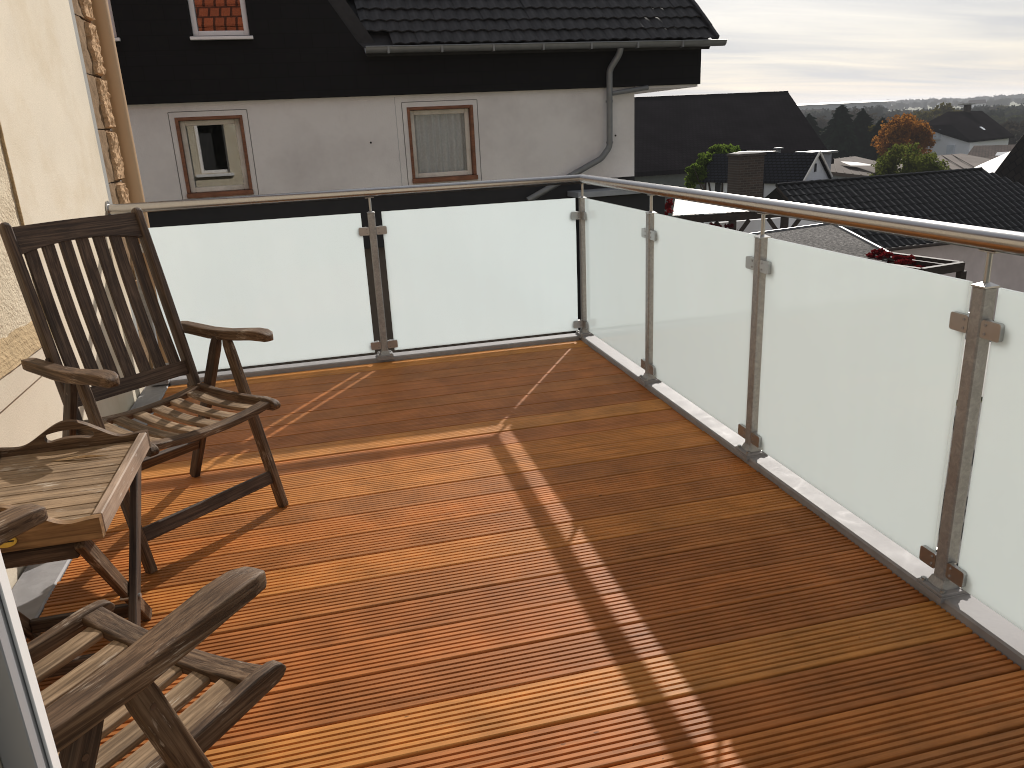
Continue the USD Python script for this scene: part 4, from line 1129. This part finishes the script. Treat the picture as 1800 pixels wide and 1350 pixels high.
# black glazed pantile roof
bt = thing("tiled_outbuilding", "low building with a black glazed pantile roof and pale walls right of the deck", "building")
L0, R0 = np.array([16.691, 24.751, -1.453]), np.array([27.363, 25.42, -1.453])
rd = (R0 - L0) / np.linalg.norm(R0 - L0); rp = np.array([rd[1], -rd[0], 0.0])
RUN, DROP = 3.80, 2.27
sdn = rp * RUN + np.array([0, 0, -DROP]); SL = np.linalg.norm(sdn); sdn /= SL
rn2 = np.cross(rd, -sdn); rn2 = rn2 if rn2[2] > 0 else -rn2
HIP = 3.2
LEN = np.linalg.norm(R0 - L0)
bk_dn = -rp * RUN + np.array([0, 0, -DROP])
eL, eR = L0 + sdn * SL, R0 + rd * HIP + sdn * SL
body = hull([L0 + [0, 0, -0.06], R0 + [0, 0, -0.06], eL + [0, 0, -0.06], eR + [0, 0, -0.06], L0 + bk_dn + [0, 0, -0.06], R0 + rd * HIP + bk_dn + [0, 0, -0.06]])
rf2 = part(bt, "roof", body, M["glazed_tile"])
t1 = pantile(w=0.33, L=0.50, n=10, two=False, amp=0.055, t=0.02)
TWd, CO = 0.325, 0.405
nrow = int(SL / CO) + 1
cnt = 0
rest = []
tr2 = np.random.default_rng(8)
jobs = []
for row in range(nrow):
    o = L0 + sdn * (SL - CO * row) + rn2 * 0.0
    frac = (SL - CO * row) / SL
    length = LEN + HIP * frac
    for c in range(int(length / TWd)):
        jobs.append((row, c, o + rd * (TWd * c) + rn2 * tr2.normal(0, 0.004)))
jobs.sort(key=lambda j: np.linalg.norm(j[2] - CAM))
for i, (row, c, o) in enumerate(jobs):
    mtile = place(t1, o, rd, -sdn, rn2)
    if np.linalg.norm(o - (L0 + R0) / 2) < 99 and i < 299:
        part(rf2, "pantile", mtile, M["glazed_tile"], smooth=40)
    else:
        rest.append(mtile)
if rest:
    p_ = part(rf2, "further_pantiles", cat_(*rest), M["glazed_tile"], smooth=40)
    stage.GetPrimAtPath(p_).SetCustomDataByKey("kind", "stuff")
for i in range(int(LEN / 0.42)):
    a = L0 + rd * (0.42 * i) + [0, 0, 0.03]
    part(rf2, "ridge_tile", tube([a, a + rd * 0.44 + [0, 0, 0.02]], 0.085, 9), M["glazed_tile"], smooth=40)
wl = [eL - rp * 0.35 + rd * 0.25, eR - rp * 0.35 - rd * 0.3]
part(bt, "wall", hull([q + [0, 0, dz] for q in (wl[0], wl[1], wl[0] - rp * (2 * RUN - 0.7), wl[1] - rp * (2 * RUN - 0.7)) for dz in (-4.5, -0.10)]), M["pale_wall"])
part(bt, "gable_wall", hull([L0 + rd * 0.25 + [0, 0, -0.2], eL + rd * 0.25 - rp * 0.35 + [0, 0, -0.1], L0 + bk_dn + rd * 0.25 + rp * 0.35 + [0, 0, -0.1],
                             L0 + rd * 0.35 + [0, 0, -0.2], eL + rd * 0.35 - rp * 0.35 + [0, 0, -0.1], L0 + bk_dn + rd * 0.35 + rp * 0.35 + [0, 0, -0.1]]), M["pale_wall"])
part(bt, "gutter", tube([eL + rp * 0.06 + [0, 0, -0.03], eR + rp * 0.06 + [0, 0, -0.03]], 0.07, 10), M["dark_timber"], smooth=40)
part(bt, "verge_board", slab([L0 + [0, 0, 0.02], L0 + rd * 0.10 + [0, 0, 0.02], eL + rd * 0.10 + [0, 0, 0.02], eL + [0, 0, 0.02]], 0.2), M["dark_timber"])

# barn
bn_ = thing("barn", "big barn with a huge plain dark tiled roof right of the white house", "barn")
b0, b1, b2, b3 = np.array([9.0, 57.5, 3.12]), np.array([37.56, 57.43, 3.08]), np.array([34.4, 46.1, -1.89]), np.array([9.0, 45.95, -1.89])
part(bn_, "roof", hull([b0, b1, b2, b3, b0 + [0, 0, -0.3], b1 + [0, 0, -0.3], b2 + [0, 0, -0.3], b3 + [0, 0, -0.3], (9, 69, -1.9), (36, 69, -1.9)]), M["barn_roof"])
rt = []
for i in range(95):
    a = b0 + (b1 - b0) * i / 95
    rt.append(plainbox(a + [0, -0.1, 0.0], a + [0.27, 0.1, 0.07]))
part(bn_, "ridge_capping", cat_(*rt), M["barn_roof"])
part(bn_, "wall", plainbox((9.2, 46.4, -7.5), (34.0, 68.5, -1.95)), M["barn_wall"])

# half-timbered house with its chimney stack and white gable
hh = thing("half_timbered_house", "small half-timbered house with steep slate roof and white gable in front of the barn", "house")
r0_, r1_ = np.array([16.91, 30.56, -0.30]), np.array([19.37, 26.08, -0.30])
hd = (r1_ - r0_) / np.linalg.norm(r1_ - r0_); hp = np.array([-0.876, -0.48, 0.0]); hp = hp - hd * (hp @ hd); hp /= np.linalg.norm(hp)
if hp[0] > 0: hp = -hp
e0, e1 = np.array([15.864, 29.875, -1.4]), None
run_h = (e0 - r0_) @ hp
ov = (e0 - r0_) @ hd
e0 = r0_ + hp * run_h + hd * ov + [0, 0, -1.1]; e1 = r1_ + hp * run_h + [0, 0, -1.1]
f0, f1 = r0_ - hp * run_h + [0, 0, -1.1], r1_ - hp * run_h + [0, 0, -1.1]
hr_ = [slab([r0_, r1_ + hd * 0.1, e1 + hd * 0.1, e0], 0.12), slab([r0_, r1_ + hd * 0.1, f1 + hd * 0.1, f0], 0.12)]
hrf = part(hh, "roof", cat_(*hr_), M["old_roof"])
part(hrf, "roof_vent", cat_(cbox((0.16, 0.16, 0.2), r0_ + hd * 3.2 + [0.35, 0.4, 0.05], 0.02), cbox((0.34, 0.3, 0.05), r0_ + hd * 3.2 + [0.35, 0.4, 0.17], 0.02)), M["zinc_pipe"])
part(hrf, "ridge_flashing", slab([r0_ + hd * 1.0 + [0, 0, 0.04], r0_ + hd * 3.2 + [0, 0, 0.08], r0_ + hd * 3.2 + [0.3, 0.3, 0.06], r0_ + hd * 1.6 + [0.3, 0.3, 0.08]], 0.03), M["metal_roof"])
part(hh, "gable", hull([r1_ + [0, 0, -0.05], r1_ + hp * (run_h - 0.02) + [0, 0, -1.1], r1_ - hp * (run_h - 0.02) + [0, 0, -1.1], r1_ + hp * (run_h - 0.02) + [0, 0, -4.5], r1_ - hp * (run_h - 0.02) + [0, 0, -4.5],
                        r1_ - hd * 0.2 + [0, 0, -0.05], r1_ - hd * 0.2 + hp * (run_h - 0.02) + [0, 0, -1.1], r1_ - hd * 0.2 - hp * (run_h - 0.02) + [0, 0, -4.5]]), M["white_far"])
gw = r1_ + hd * 0.02 + hp * 0.12 + [0, 0, -0.62]
part(hh, "gable_window", beam(gw + [0, 0, -0.17], gw + [0, 0, 0.17], 0.12, 0.06, hd, 0.004), M["interior"])
part(hh, "verge_board", cat_(beam(r1_ + hd * 0.12 + [0, 0, 0.02], e1 + hd * 0.12, 0.06, 0.10, UP, 0.01), beam(r1_ + hd * 0.12 + [0, 0, 0.02], f1 + hd * 0.12, 0.06, 0.10, UP, 0.01)), M["window_white"])
we0, we1 = e0 - hp * 0.2 + hd * 0.15, e1 - hp * 0.2 - hd * 0.05
part(hh, "wall", hull([q + [0, 0, dz] for q in (we0, we1, we0 - hp * 1.5, we1 - hp * 1.5) for dz in (-3.0, -0.02)]), M["white_far"])
wd_ = (we1 - we0) / np.linalg.norm(we1 - we0)
for s in (0.05, 0.95, 1.7, 1.95, 3.0):
    a = we0 + wd_ * s + hp * 0.02
    part(hh, "timber_post", beam(a + [0, 0, -1.4], a + [0, 0, -0.05], 0.08, 0.05, hp, 0.004), M["dark_timber"])
for s, t_ in ((0.22, 0.42), (1.62, 1.40)):
    part(hh, "timber_brace", beam(we0 + wd_ * s + hp * 0.03 + [0, 0, -0.1], we0 + wd_ * t_ + hp * 0.03 + [0, 0, -1.0], 0.07, 0.05, hp, 0.004), M["dark_timber"])
a = we0 + wd_ * 0.72 + hp * 0.02
part(hh, "window", beam(a + [0, 0, -0.55], a + [0, 0, -0.15], 0.28, 0.05, hp, 0.004), M["interior"])
ch = thing("brick_chimney", "massive dark brick chimney stack in front of the half-timbered house", "chimney", (13.55, 21.75, -4.0))
part(ch, "stack", cbox((0.98, 0.8, 4.0), (0, 0, 1.98), 0.01), M["brick"])
part(ch, "cap", cbox((1.08, 0.9, 0.09), (0, 0, 4.0), 0.02), M["brick"])
part(ch, "mortar_crown", hull([(x, y, 4.046) for x in (-0.48, 0.48) for y in (-0.4, 0.4)] + [(x, y, 4.09) for x in (-0.3, 0.3) for y in (-0.25, 0.25)]), M["greyplaster"])
lt = thing("metal_dormer", "grey sheet metal dormer box behind the white gable", "dormer", (23.4, 31.6, -1.9))
part(lt, "side", plainbox((-0.3, -0.3, -4.0), (0.35, 0.9, 1.25)), M["far_grey"])
part(lt, "roof", cbox((1.5, 1.5, 0.09), (-0.2, 0.2, 1.32), 0.02), M["zinc_pipe"])

# low sheds, brown roofs, white house
def flat_roof(name, label, quad, z, wall, m, cat="shed", t=0.25, wm="far_grey"):
    t_ = thing(name, label, cat)
    q = np.array(quad, float)
    part(t_, "roof", slab(q, t), m)
    c = q.mean(0); inn = c + (q - c) * 0.95
    part(t_, "wall", hull([(*p[:2], zz) for p in inn for zz in (wall, p[2] - t - 0.02)]), M[wm])
    return t_, q


sh, q = flat_roof("low_shed", "low shed with a brownish sheet roof between barn and orange tree", [(39.18, 53.67, -2.35), (44.6, 57.6, -2.45), (46.0, 55.0, -3.1), (40.0, 49.5, -3.5), (36.3, 49.4, -2.95)], -3, -8, M["fibre_roof"])
part(sh, "roof_panel", slab([q[0] + [0.3, -1.2, -0.12], q[0] + [2.0, -1.0, -0.28], q[0] + [2.9, -2.3, -0.56], q[0] + [0.4, -2.4, -0.40]], 0.02), M["metal_roof"])
for k in range(4):
    a, b = q[0] + (q[1] - q[0]) * (k + 1) / 5, q[4] + (q[3] - q[4]) * (k + 1) / 5
    part(sh, "roof_seam", beam(a + [0, 0, 0.02], b + [0, 0, 0.02], 0.09, 0.05), M["fibre_roof"])
sh, q = flat_roof("long_shed", "long shed with a shallow grey-brown roof in front of the distant white house", [(52.5, 63.4, -3.35), (66.1, 68.96, -3.55), (68.0, 63.5, -4.6), (56.0, 52.0, -4.9), (46.5, 54.2, -3.9)], -3, -10, M["fibre_roof"])
for k in range(6):
    a, b = q[0] + (q[1] - q[0]) * (k + 1) / 7, q[4] + (q[3] - q[4]) * (k + 1) / 7
    part(sh, "roof_seam", beam(a + [0, 0, 0.02], b + [0, 0, 0.02], 0.12, 0.07), M["fibre_roof"])
sh, q = flat_roof("brown_roofed_shed", "small building with a red-brown pitched roof below the white house", [(68.5, 71.35, -4.6), (74.65, 76.5, -3.24), (84.4, 74.2, -3.45), (76.0, 62.0, -5.2)], -3, -11, M["red_brown_roof"])

wh = thing("white_house", "distant white house with a dark half-hipped roof and skylight behind the orange tree", "house")
wv = lambda *a: np.array(a, float)
A_, B_, C_, D_ = wv(80.0, 91.8, -1.0), wv(81.55, 88.2, -1.0), wv(81.2, 84.2, -3.0), wv(95.5, 91.6, -3.1)
Rg0, Rg1 = wv(87.6, 95.8, 0.62), wv(97.0, 99.6, 0.45)
roof_pts = [A_, B_, C_, D_, Rg0, Rg1]
back = [wv(88.0, 100.5, -3.0), wv(101.0, 106.0, -3.0)]
wroof = part(wh, "roof", hull([p + [0, 0, dz] for p in roof_pts + back for dz in (0, -0.25)]), M["barn_roof"])
part(wroof, "skylight", slab([wv(88.55, 90.75, -1.55), wv(89.35, 91.15, -1.6), wv(89.55, 90.5, -2.05), wv(88.75, 90.1, -2.0)], 0.1, (-0.2, 0.4, -0.6)), M["skylight"])
cw = part(wroof, "chimney", cbox((0.7, 0.7, 1.1), (92.2, 97.3, 0.9), 0.03), M["brick"])
part(cw, "cap", cbox((2.2, 1.0, 0.28), (92.0, 97.3, 1.55), 0.05), M["metal_roof"])
low = lambda p, z: np.array([p[0], p[1], z])
ins = wv(0.35, 0.35, 0)
part(wh, "gable_wall", hull([p + [0.3, 0.3, -0.3] for p in (A_, B_, C_)] + [low(A_, -9) + ins, low(C_, -9) + ins] + [p + [1.0, 0.8, -0.4] for p in (A_, B_, C_)] + [low(A_, -9) + [1, 1, 0]]), M["white_far"])
part(wh, "front_wall", hull([C_ + [0.5, 0.5, -0.3], D_ + [-0.6, 0.3, -0.3], low(C_, -9) + [0.5, 0.5, 0], low(D_, -9) + [-0.6, 0.3, 0], C_ + [0.2, 1.2, -0.3], D_ + [-0.8, 1.0, -0.3], low(C_, -9) + [0.2, 1.2, 0], low(D_, -9) + [-0.8, 1.0, 0]]), M["white_far"])
gwd = (C_ - A_) * [1, 1, 0]; gwd /= np.linalg.norm(gwd); gno = np.array([gwd[1], -gwd[0], 0]); gno = gno if gno @ (CAM - A_) > 0 else -gno
for c in (wv(80.75, 89.5, -2.15), wv(80.35, 91.3, -2.15), wv(81.1, 87.1, -4.15)):
    c = c + gno * 0.1
    wdw = part(wh, "window", beam(c - gwd * 0.55, c + gwd * 0.55, 0.3, 1.15, UP, 0.01), M["skylight"])
    part(wdw, "sill", beam(c - gwd * 0.65 + gno * 0.1 + [0, 0, -0.65], c + gwd * 0.65 + gno * 0.1 + [0, 0, -0.65], 0.35, 0.08, UP, 0.01), M["white_far"])

dk = thing("dark_roofed_building", "building with a steep very dark brown roof at the right edge of the view", "building")
q0, q1, q2 = wv(32.47, 30.21, -2.30), wv(34.39, 30.46, -0.23), wv(37.6, 30.9, 3.2)
part(dk, "roof", hull([q0, q1, q2, q0 + [1.2, -3.2, -0.4], q2 + [6, 0, 0], q0 + [9, -3, -1.5], q0 + [1.0, -3.3, -1.6], q0 + [9, 3, -1.5], q0 + [0.2, 0.4, -0.25]]), M["brown_roof"])
part(dk, "wall", plainbox((34.6, 28.0, -7.5), (42.0, 32.8, -3.6)), M["pale_wall"])
tp = thing("white_tarpaulin", "bright white tarpaulin-like sheet glowing between two dark roofs", "tarpaulin")
tq = [wv(33.4, 33.6, -2.45), wv(35.5, 34.2, -1.95), wv(38.0, 34.6, -1.30), wv(37.6, 33.6, -2.2), wv(33.6, 31.4, -2.60)]
part(tp, "sheet", hull([p + [0, 0, dz] for p in tq for dz in (0, -0.05)]), M["tarp"])

# ------------------------------------------------------------------ trees
def trunk(h, r, base, lean=(0, 0), limbs=5, seed=0):
    rg = np.random.default_rng(seed)
    b = np.array(base, float)
    pts = [b, b + [lean[0] * 0.4, lean[1] * 0.4, h * 0.5], b + [lean[0], lean[1], h]]
    cs = np.array(pts)
    ms = [loft(cs, [r, r * 0.75, r * 0.35], [r, r * 0.75, r * 0.35], E1, E2, n=8, e=2)]
    for i in range(limbs):
        a = rg.uniform(0, 6.28); s = b + [0, 0, h * rg.uniform(0.35, 0.7)]
        e = s + np.array([math.cos(a), math.sin(a), 0.9]) * h * 0.35
        ms.append(loft(np.array([s, (s + e) / 2 + [0, 0, 0.1], e]), [r * 0.4, r * 0.28, r * 0.1], [r * 0.4, r * 0.28, r * 0.1], E1, E2, n=6, e=2))
    return cat_(*ms)


def tree(name, label, centre, radii, gz, n, size, m, seed, clumps=60, group=None):
    t = thing(name, label, "tree", group=group)
    rg = np.random.default_rng(seed)
    part(t, "crown", leaves(n, centre, radii, size, rg, clumps), M[m])
    part(t, "trunk", trunk(centre[2] - gz + radii[2] * 0.3, max(radii) * 0.07, (centre[0], centre[1], gz), seed=seed), M["bark"], smooth=40)


gt = thing("green_tree", "light green leafy tree in front of the barn beside the half-timbered house", "tree")
gr_ = np.random.default_rng(21)
part(gt, "crown", cat_(leaves(3600, (17.75, 31.3, -0.36), (0.78, 0.7, 0.62), 0.12, gr_, 40, inner=0.25), leaves(2600, (16.75, 30.7, -0.78), (0.62, 0.55, 0.52), 0.12, gr_, 30, inner=0.25),
                       leaves(2600, (15.75, 30.1, -1.18), (0.60, 0.5, 0.55), 0.12, gr_, 30, inner=0.25)), M["leaf_light"])
part(gt, "trunk", cat_(trunk(7.2, 0.12, (17.0, 31.2, -8.0), (0.5, 0.1), seed=21), tube([(17.1, 31.2, -3.0), (16.4, 30.5, -1.8), (15.75, 30.1, -1.1)], 0.05, 7)), M["bark"], smooth=40)
tree("orange_tree", "rounded autumn tree with bright orange foliage", (62.3, 73.4, -1.9), (2.75, 2.75, 2.45), -8, 11000, 0.30, "leaf_orange", 22, 80)
tree("olive_tree", "olive green leafy tree below the orange tree", (42.9, 49.3, -3.35), (3.0, 2.6, 1.75), -8, 8500, 0.24, "leaf_bush", 23, 60)
tree("golden_tree", "yellow-green autumn tree behind the white house", (153.0, 174.0, -2.0), (7.5, 7, 3.6), -9, 4500, 0.75, "leaf_gold", 24, 40)
tree("golden_tree", "brownish gold tree right of the white house roof", (139.5, 133.5, -5.0), (6.0, 6, 3.2), -10, 3500, 0.7, "leaf_bare", 25, 34)
tree("golden_tree", "small yellowing tree between the dark conifers and the orange tree", (75.5, 92.5, -2.6), (2.8, 2.6, 2.2), -8, 4200, 0.36, "leaf_gold", 26, 40)
tree("bare_tree", "brown thinning tree above the dark conifers", (150.0, 206.0, -2.2), (9.5, 9, 4.6), -8, 4500, 0.8, "leaf_bare", 27, 40)
tree("bare_tree", "pale yellowish thinning tree just right of the barn ridge", (106.0, 166.0, -2.0), (5.0, 5, 3.1), -8, 3200, 0.6, "leaf_gold", 28, 30)


def conifer(label, x, y, gz, h, r, seed):
    t = thing("conifer", label, "tree")
    rg = np.random.default_rng(seed)
    n = 9000
    z = 1 - np.sqrt(rg.random(n)); tier = np.floor(z * 14) / 14
    ang_ = rg.uniform(0, 2 * np.pi, n)
    lobes = 1 + 0.30 * np.sin(ang_ * 7 + tier * 40 + seed) + 0.18 * np.sin(ang_ * 3 + tier * 11)
    rad = r * (1 - z) ** 0.72 * (0.45 + 0.55 * rg.random(n) ** 0.5) * lobes * (1 - 0.45 * ((z * 14) % 1))
    p = np.column_stack([x + rad * np.cos(ang_), y + rad * np.sin(ang_), gz + 0.08 * h + z * h * 0.93 - rad * 0.28])
    a = np.column_stack([np.cos(ang_), np.sin(ang_), -0.5 + rg.normal(0, 0.25, n)]); a += rg.normal(0, 0.3, (n, 3)); a /= np.linalg.norm(a, axis=1, keepdims=True)
    b = np.cross(a, rg.normal(size=(n, 3))); b /= np.linalg.norm(b, axis=1, keepdims=True)
    s = (0.35 + 0.65 * rg.random(n))[:, None] * r * 0.15
    v = np.stack([p - a * s, p + b * s * 0.35, p + a * s, p - b * s * 0.35], 1).reshape(-1, 3)
    i = np.arange(n)[:, None] * 4
    part(t, "crown", trimesh.Trimesh(v, np.vstack([i + [0, 1, 2], i + [0, 2, 3]]), process=False), M["leaf_conifer"])
    part(t, "trunk", loft(np.array([[x, y, gz - 0.5], [x, y, gz + h * 0.95]]), [r * 0.08, 0.03], [r * 0.08, 0.03], E1, E2, n=8, e=2), M["bark"], smooth=40)


conifer("tallest dark conifer in the clump beside the barn roof", 71.59, 97.72, -8, 10.2, 4.6, 31)
conifer("dark conifer half hidden by the barn roof slope", 69.0, 101.5, -8, 9.2, 4.4, 32)
conifer("dark conifer just right of the tallest one in the clump", 75.2, 98.0, -8, 9.4, 4.4, 33)
conifer("lower dark conifer at the right front of the conifer clump", 73.9, 92.0, -8, 8.2, 4.2, 34)
conifer("lower dark conifer at the left front of the conifer clump", 68.2, 92.5, -8, 7.9, 4.4, 35)

# far hall with pale roof and scattered far houses
fh = thing("distant_hall", "long low industrial hall with a pale roof on the horizon beside the barn", "hall")
part(fh, "wall", plainbox((395, 640, -2), (505, 660, 8.3)), M["far_grey"])
part(fh, "roof", hull([(390, 636, 8.35), (510, 636, 8.35), (390, 666, 8.35), (510, 666, 8.35), (392, 650, 9.8), (508, 650, 9.8)]), M["tarp"])
vr = np.random.default_rng(17)
where = [(33.9, 560, "pale gabled house among the far trees above the orange tree"), (36.5, 1150, "tiny pale house left on the far hillside"), (38.4, 1300, "tiny pale house in the middle of the far hillside"),
         (41.2, 1180, "tiny pale house right on the far hillside"), (43.2, 900, "tiny pale house at the right edge below the skyline")]
for az, r_, lb in where:
    a_ = math.radians(az); x, y = r_ * math.sin(a_), r_ * math.cos(a_); g = float(ground_z(x, y))
    t = thing("far_house", lb, "house", (x, y, g), -a_ + 0.3)
    w_h = 13.0
    part(t, "wall", plainbox((-w_h / 2, -5, -1), (w_h / 2, 5, 6.0)), M["white_far"])
    part(t, "roof", hull([(-w_h / 2 - 0.5, -5.6, 6.0), (w_h / 2 + 0.5, -5.6, 6.0), (-w_h / 2 - 0.5, 5.6, 6.0), (w_h / 2 + 0.5, 5.6, 6.0), (-w_h / 2 - 0.5, 0, 9.5), (w_h / 2 + 0.5, 0, 9.5)]), M["red_brown_roof"])

# far woods: one object of tree clumps
def woods(name, label, spots, protos, mats_):
    pi = UsdGeom.PointInstancer.Define(stage, path_for(name))
    tag(pi.GetPrim(), label, "woods", None, "stuff")
    base = str(pi.GetPath()) + "/prototypes"
    UsdGeom.Scope.Define(stage, base)
    paths = []
    for mesh, mm in zip(protos, mats_):
        paths.append(part(base, "tree_clump", mesh, M[mm]))
    pi.CreatePrototypesRel().SetTargets([Sdf.Path(p) for p in paths])
    pos, sc, ix, qs = zip(*spots)
    pi.CreatePositionsAttr(Vt.Vec3fArray.FromNumpy(np.array(pos, np.float32)))
    pi.CreateScalesAttr(Vt.Vec3fArray.FromNumpy(np.array(sc, np.float32)))
    pi.CreateProtoIndicesAttr(Vt.IntArray.FromNumpy(np.array(ix, np.int32)))
    pi.CreateOrientationsAttr(Vt.QuathArray([Gf.Quath(math.cos(q / 2), 0, 0, math.sin(q / 2)) for q in qs]))


def clump(seed, round_=True):
    rg = np.random.default_rng(seed)
    if round_:
        m = leaves(800, (0, 0, 0.55), (0.42, 0.42, 0.45), 0.12, rg, 22, inner=0.3)
    else:
        n = 800
        z = 1 - np.sqrt(rg.random(n)); an = rg.uniform(0, 6.28, n); rad = 0.3 * (1 - z) * (0.4 + 0.6 * rg.random(n))
        p = np.column_stack([rad * np.cos(an), rad * np.sin(an), z])
        a = rg.normal(size=(n, 3)); a /= np.linalg.norm(a, axis=1, keepdims=True)
        b = np.cross(a, rg.normal(size=(n, 3))); b /= np.linalg.norm(b, axis=1, keepdims=True)
        s = 0.06
        v = np.stack([p - a * s, p + b * s * 0.5, p + a * s, p - b * s * 0.5], 1).reshape(-1, 3)
        i = np.arange(n)[:, None] * 4
        m = trimesh.Trimesh(v, np.vstack([i + [0, 1, 2], i + [0, 2, 3]]), process=False)
    co = trimesh.creation.icosphere(2)
    cv = np.array(co.vertices); cv *= (0.72 + 0.55 * (meshkit.fbm(cv * 2.2 + seed * 7, 3, seed) - 0.3))[:, None]
    co = trimesh.Trimesh(cv * ([0.38, 0.38, 0.42] if round_ else [0.17, 0.17, 0.40]) + [0, 0, 0.52 if round_ else 0.42], co.faces, process=False)
    m = cat_(m, co)
    tk = loft(np.array([[0, 0, -0.1], [0, 0, 0.6]]), [0.03, 0.015], [0.03, 0.015], E1, E2, n=5, e=2)
    return cat_(m, tk)


protos = [clump(1), clump(2), clump(3), clump(4, False), clump(5)]
pm = ["leaf_wood", "leaf_wood_dark", "leaf_bare", "leaf_wood_dark", "leaf_gold"]
wrg = np.random.default_rng(41)
spots = []


def wood_patch(n, az0, az1, r0, r1, h0, h1, mix):
    for _ in range(n):
        a_ = math.radians(wrg.uniform(az0, az1)); r_ = math.sqrt(wrg.uniform(r0 ** 2, r1 ** 2))
        x, y = r_ * math.sin(a_), r_ * math.cos(a_)
        h = wrg.uniform(h0, h1); w = h * wrg.uniform(0.8, 1.25)
        spots.append(((x, y, float(ground_z(x, y)) - 0.3), (w, w, h), int(wrg.choice(5, p=mix)), wrg.uniform(0, 6.28)))


wood_patch(1100, 18, 50, 1500, 2100, 7, 12, [0.35, 0.35, 0.2, 0.05, 0.05])
wood_patch(320, 18, 50, 1000, 1500, 6, 10, [0.35, 0.35, 0.2, 0.05, 0.05])
wood_patch(330, 29, 38, 400, 700, 6, 10.5, [0.15, 0.55, 0.25, 0.05, 0.0])
wood_patch(200, 22, 31, 300, 520, 6, 9, [0.35, 0.15, 0.35, 0.0, 0.15])
wood_patch(420, 38, 50, 300, 620, 5, 8, [0.25, 0.35, 0.1, 0.25, 0.05])
wood_patch(130, 26, 36, 190, 300, 4.5, 6.5, [0.45, 0.05, 0.3, 0.0, 0.2])
woods("far_woods", "autumn woods covering the hills below the skyline", spots, protos, pm)

# ------------------------------------------------------------------ air
hz = usdkit.material(stage, "/World/Looks/air", {"v": ("principled_volume", {"color": (0.86, 0.90, 0.97), "density": 0.00019, "anisotropy": 0.35})}, [], volume="v.volume")
hbx = plainbox((-2650, -2650, -12.0), (2650, 2650, 42.0))
p_ = part("/World", "haze", hbx, hz)
tag(stage.GetPrimAtPath(p_), "thin autumn haze over the valley", None, None, "stuff")
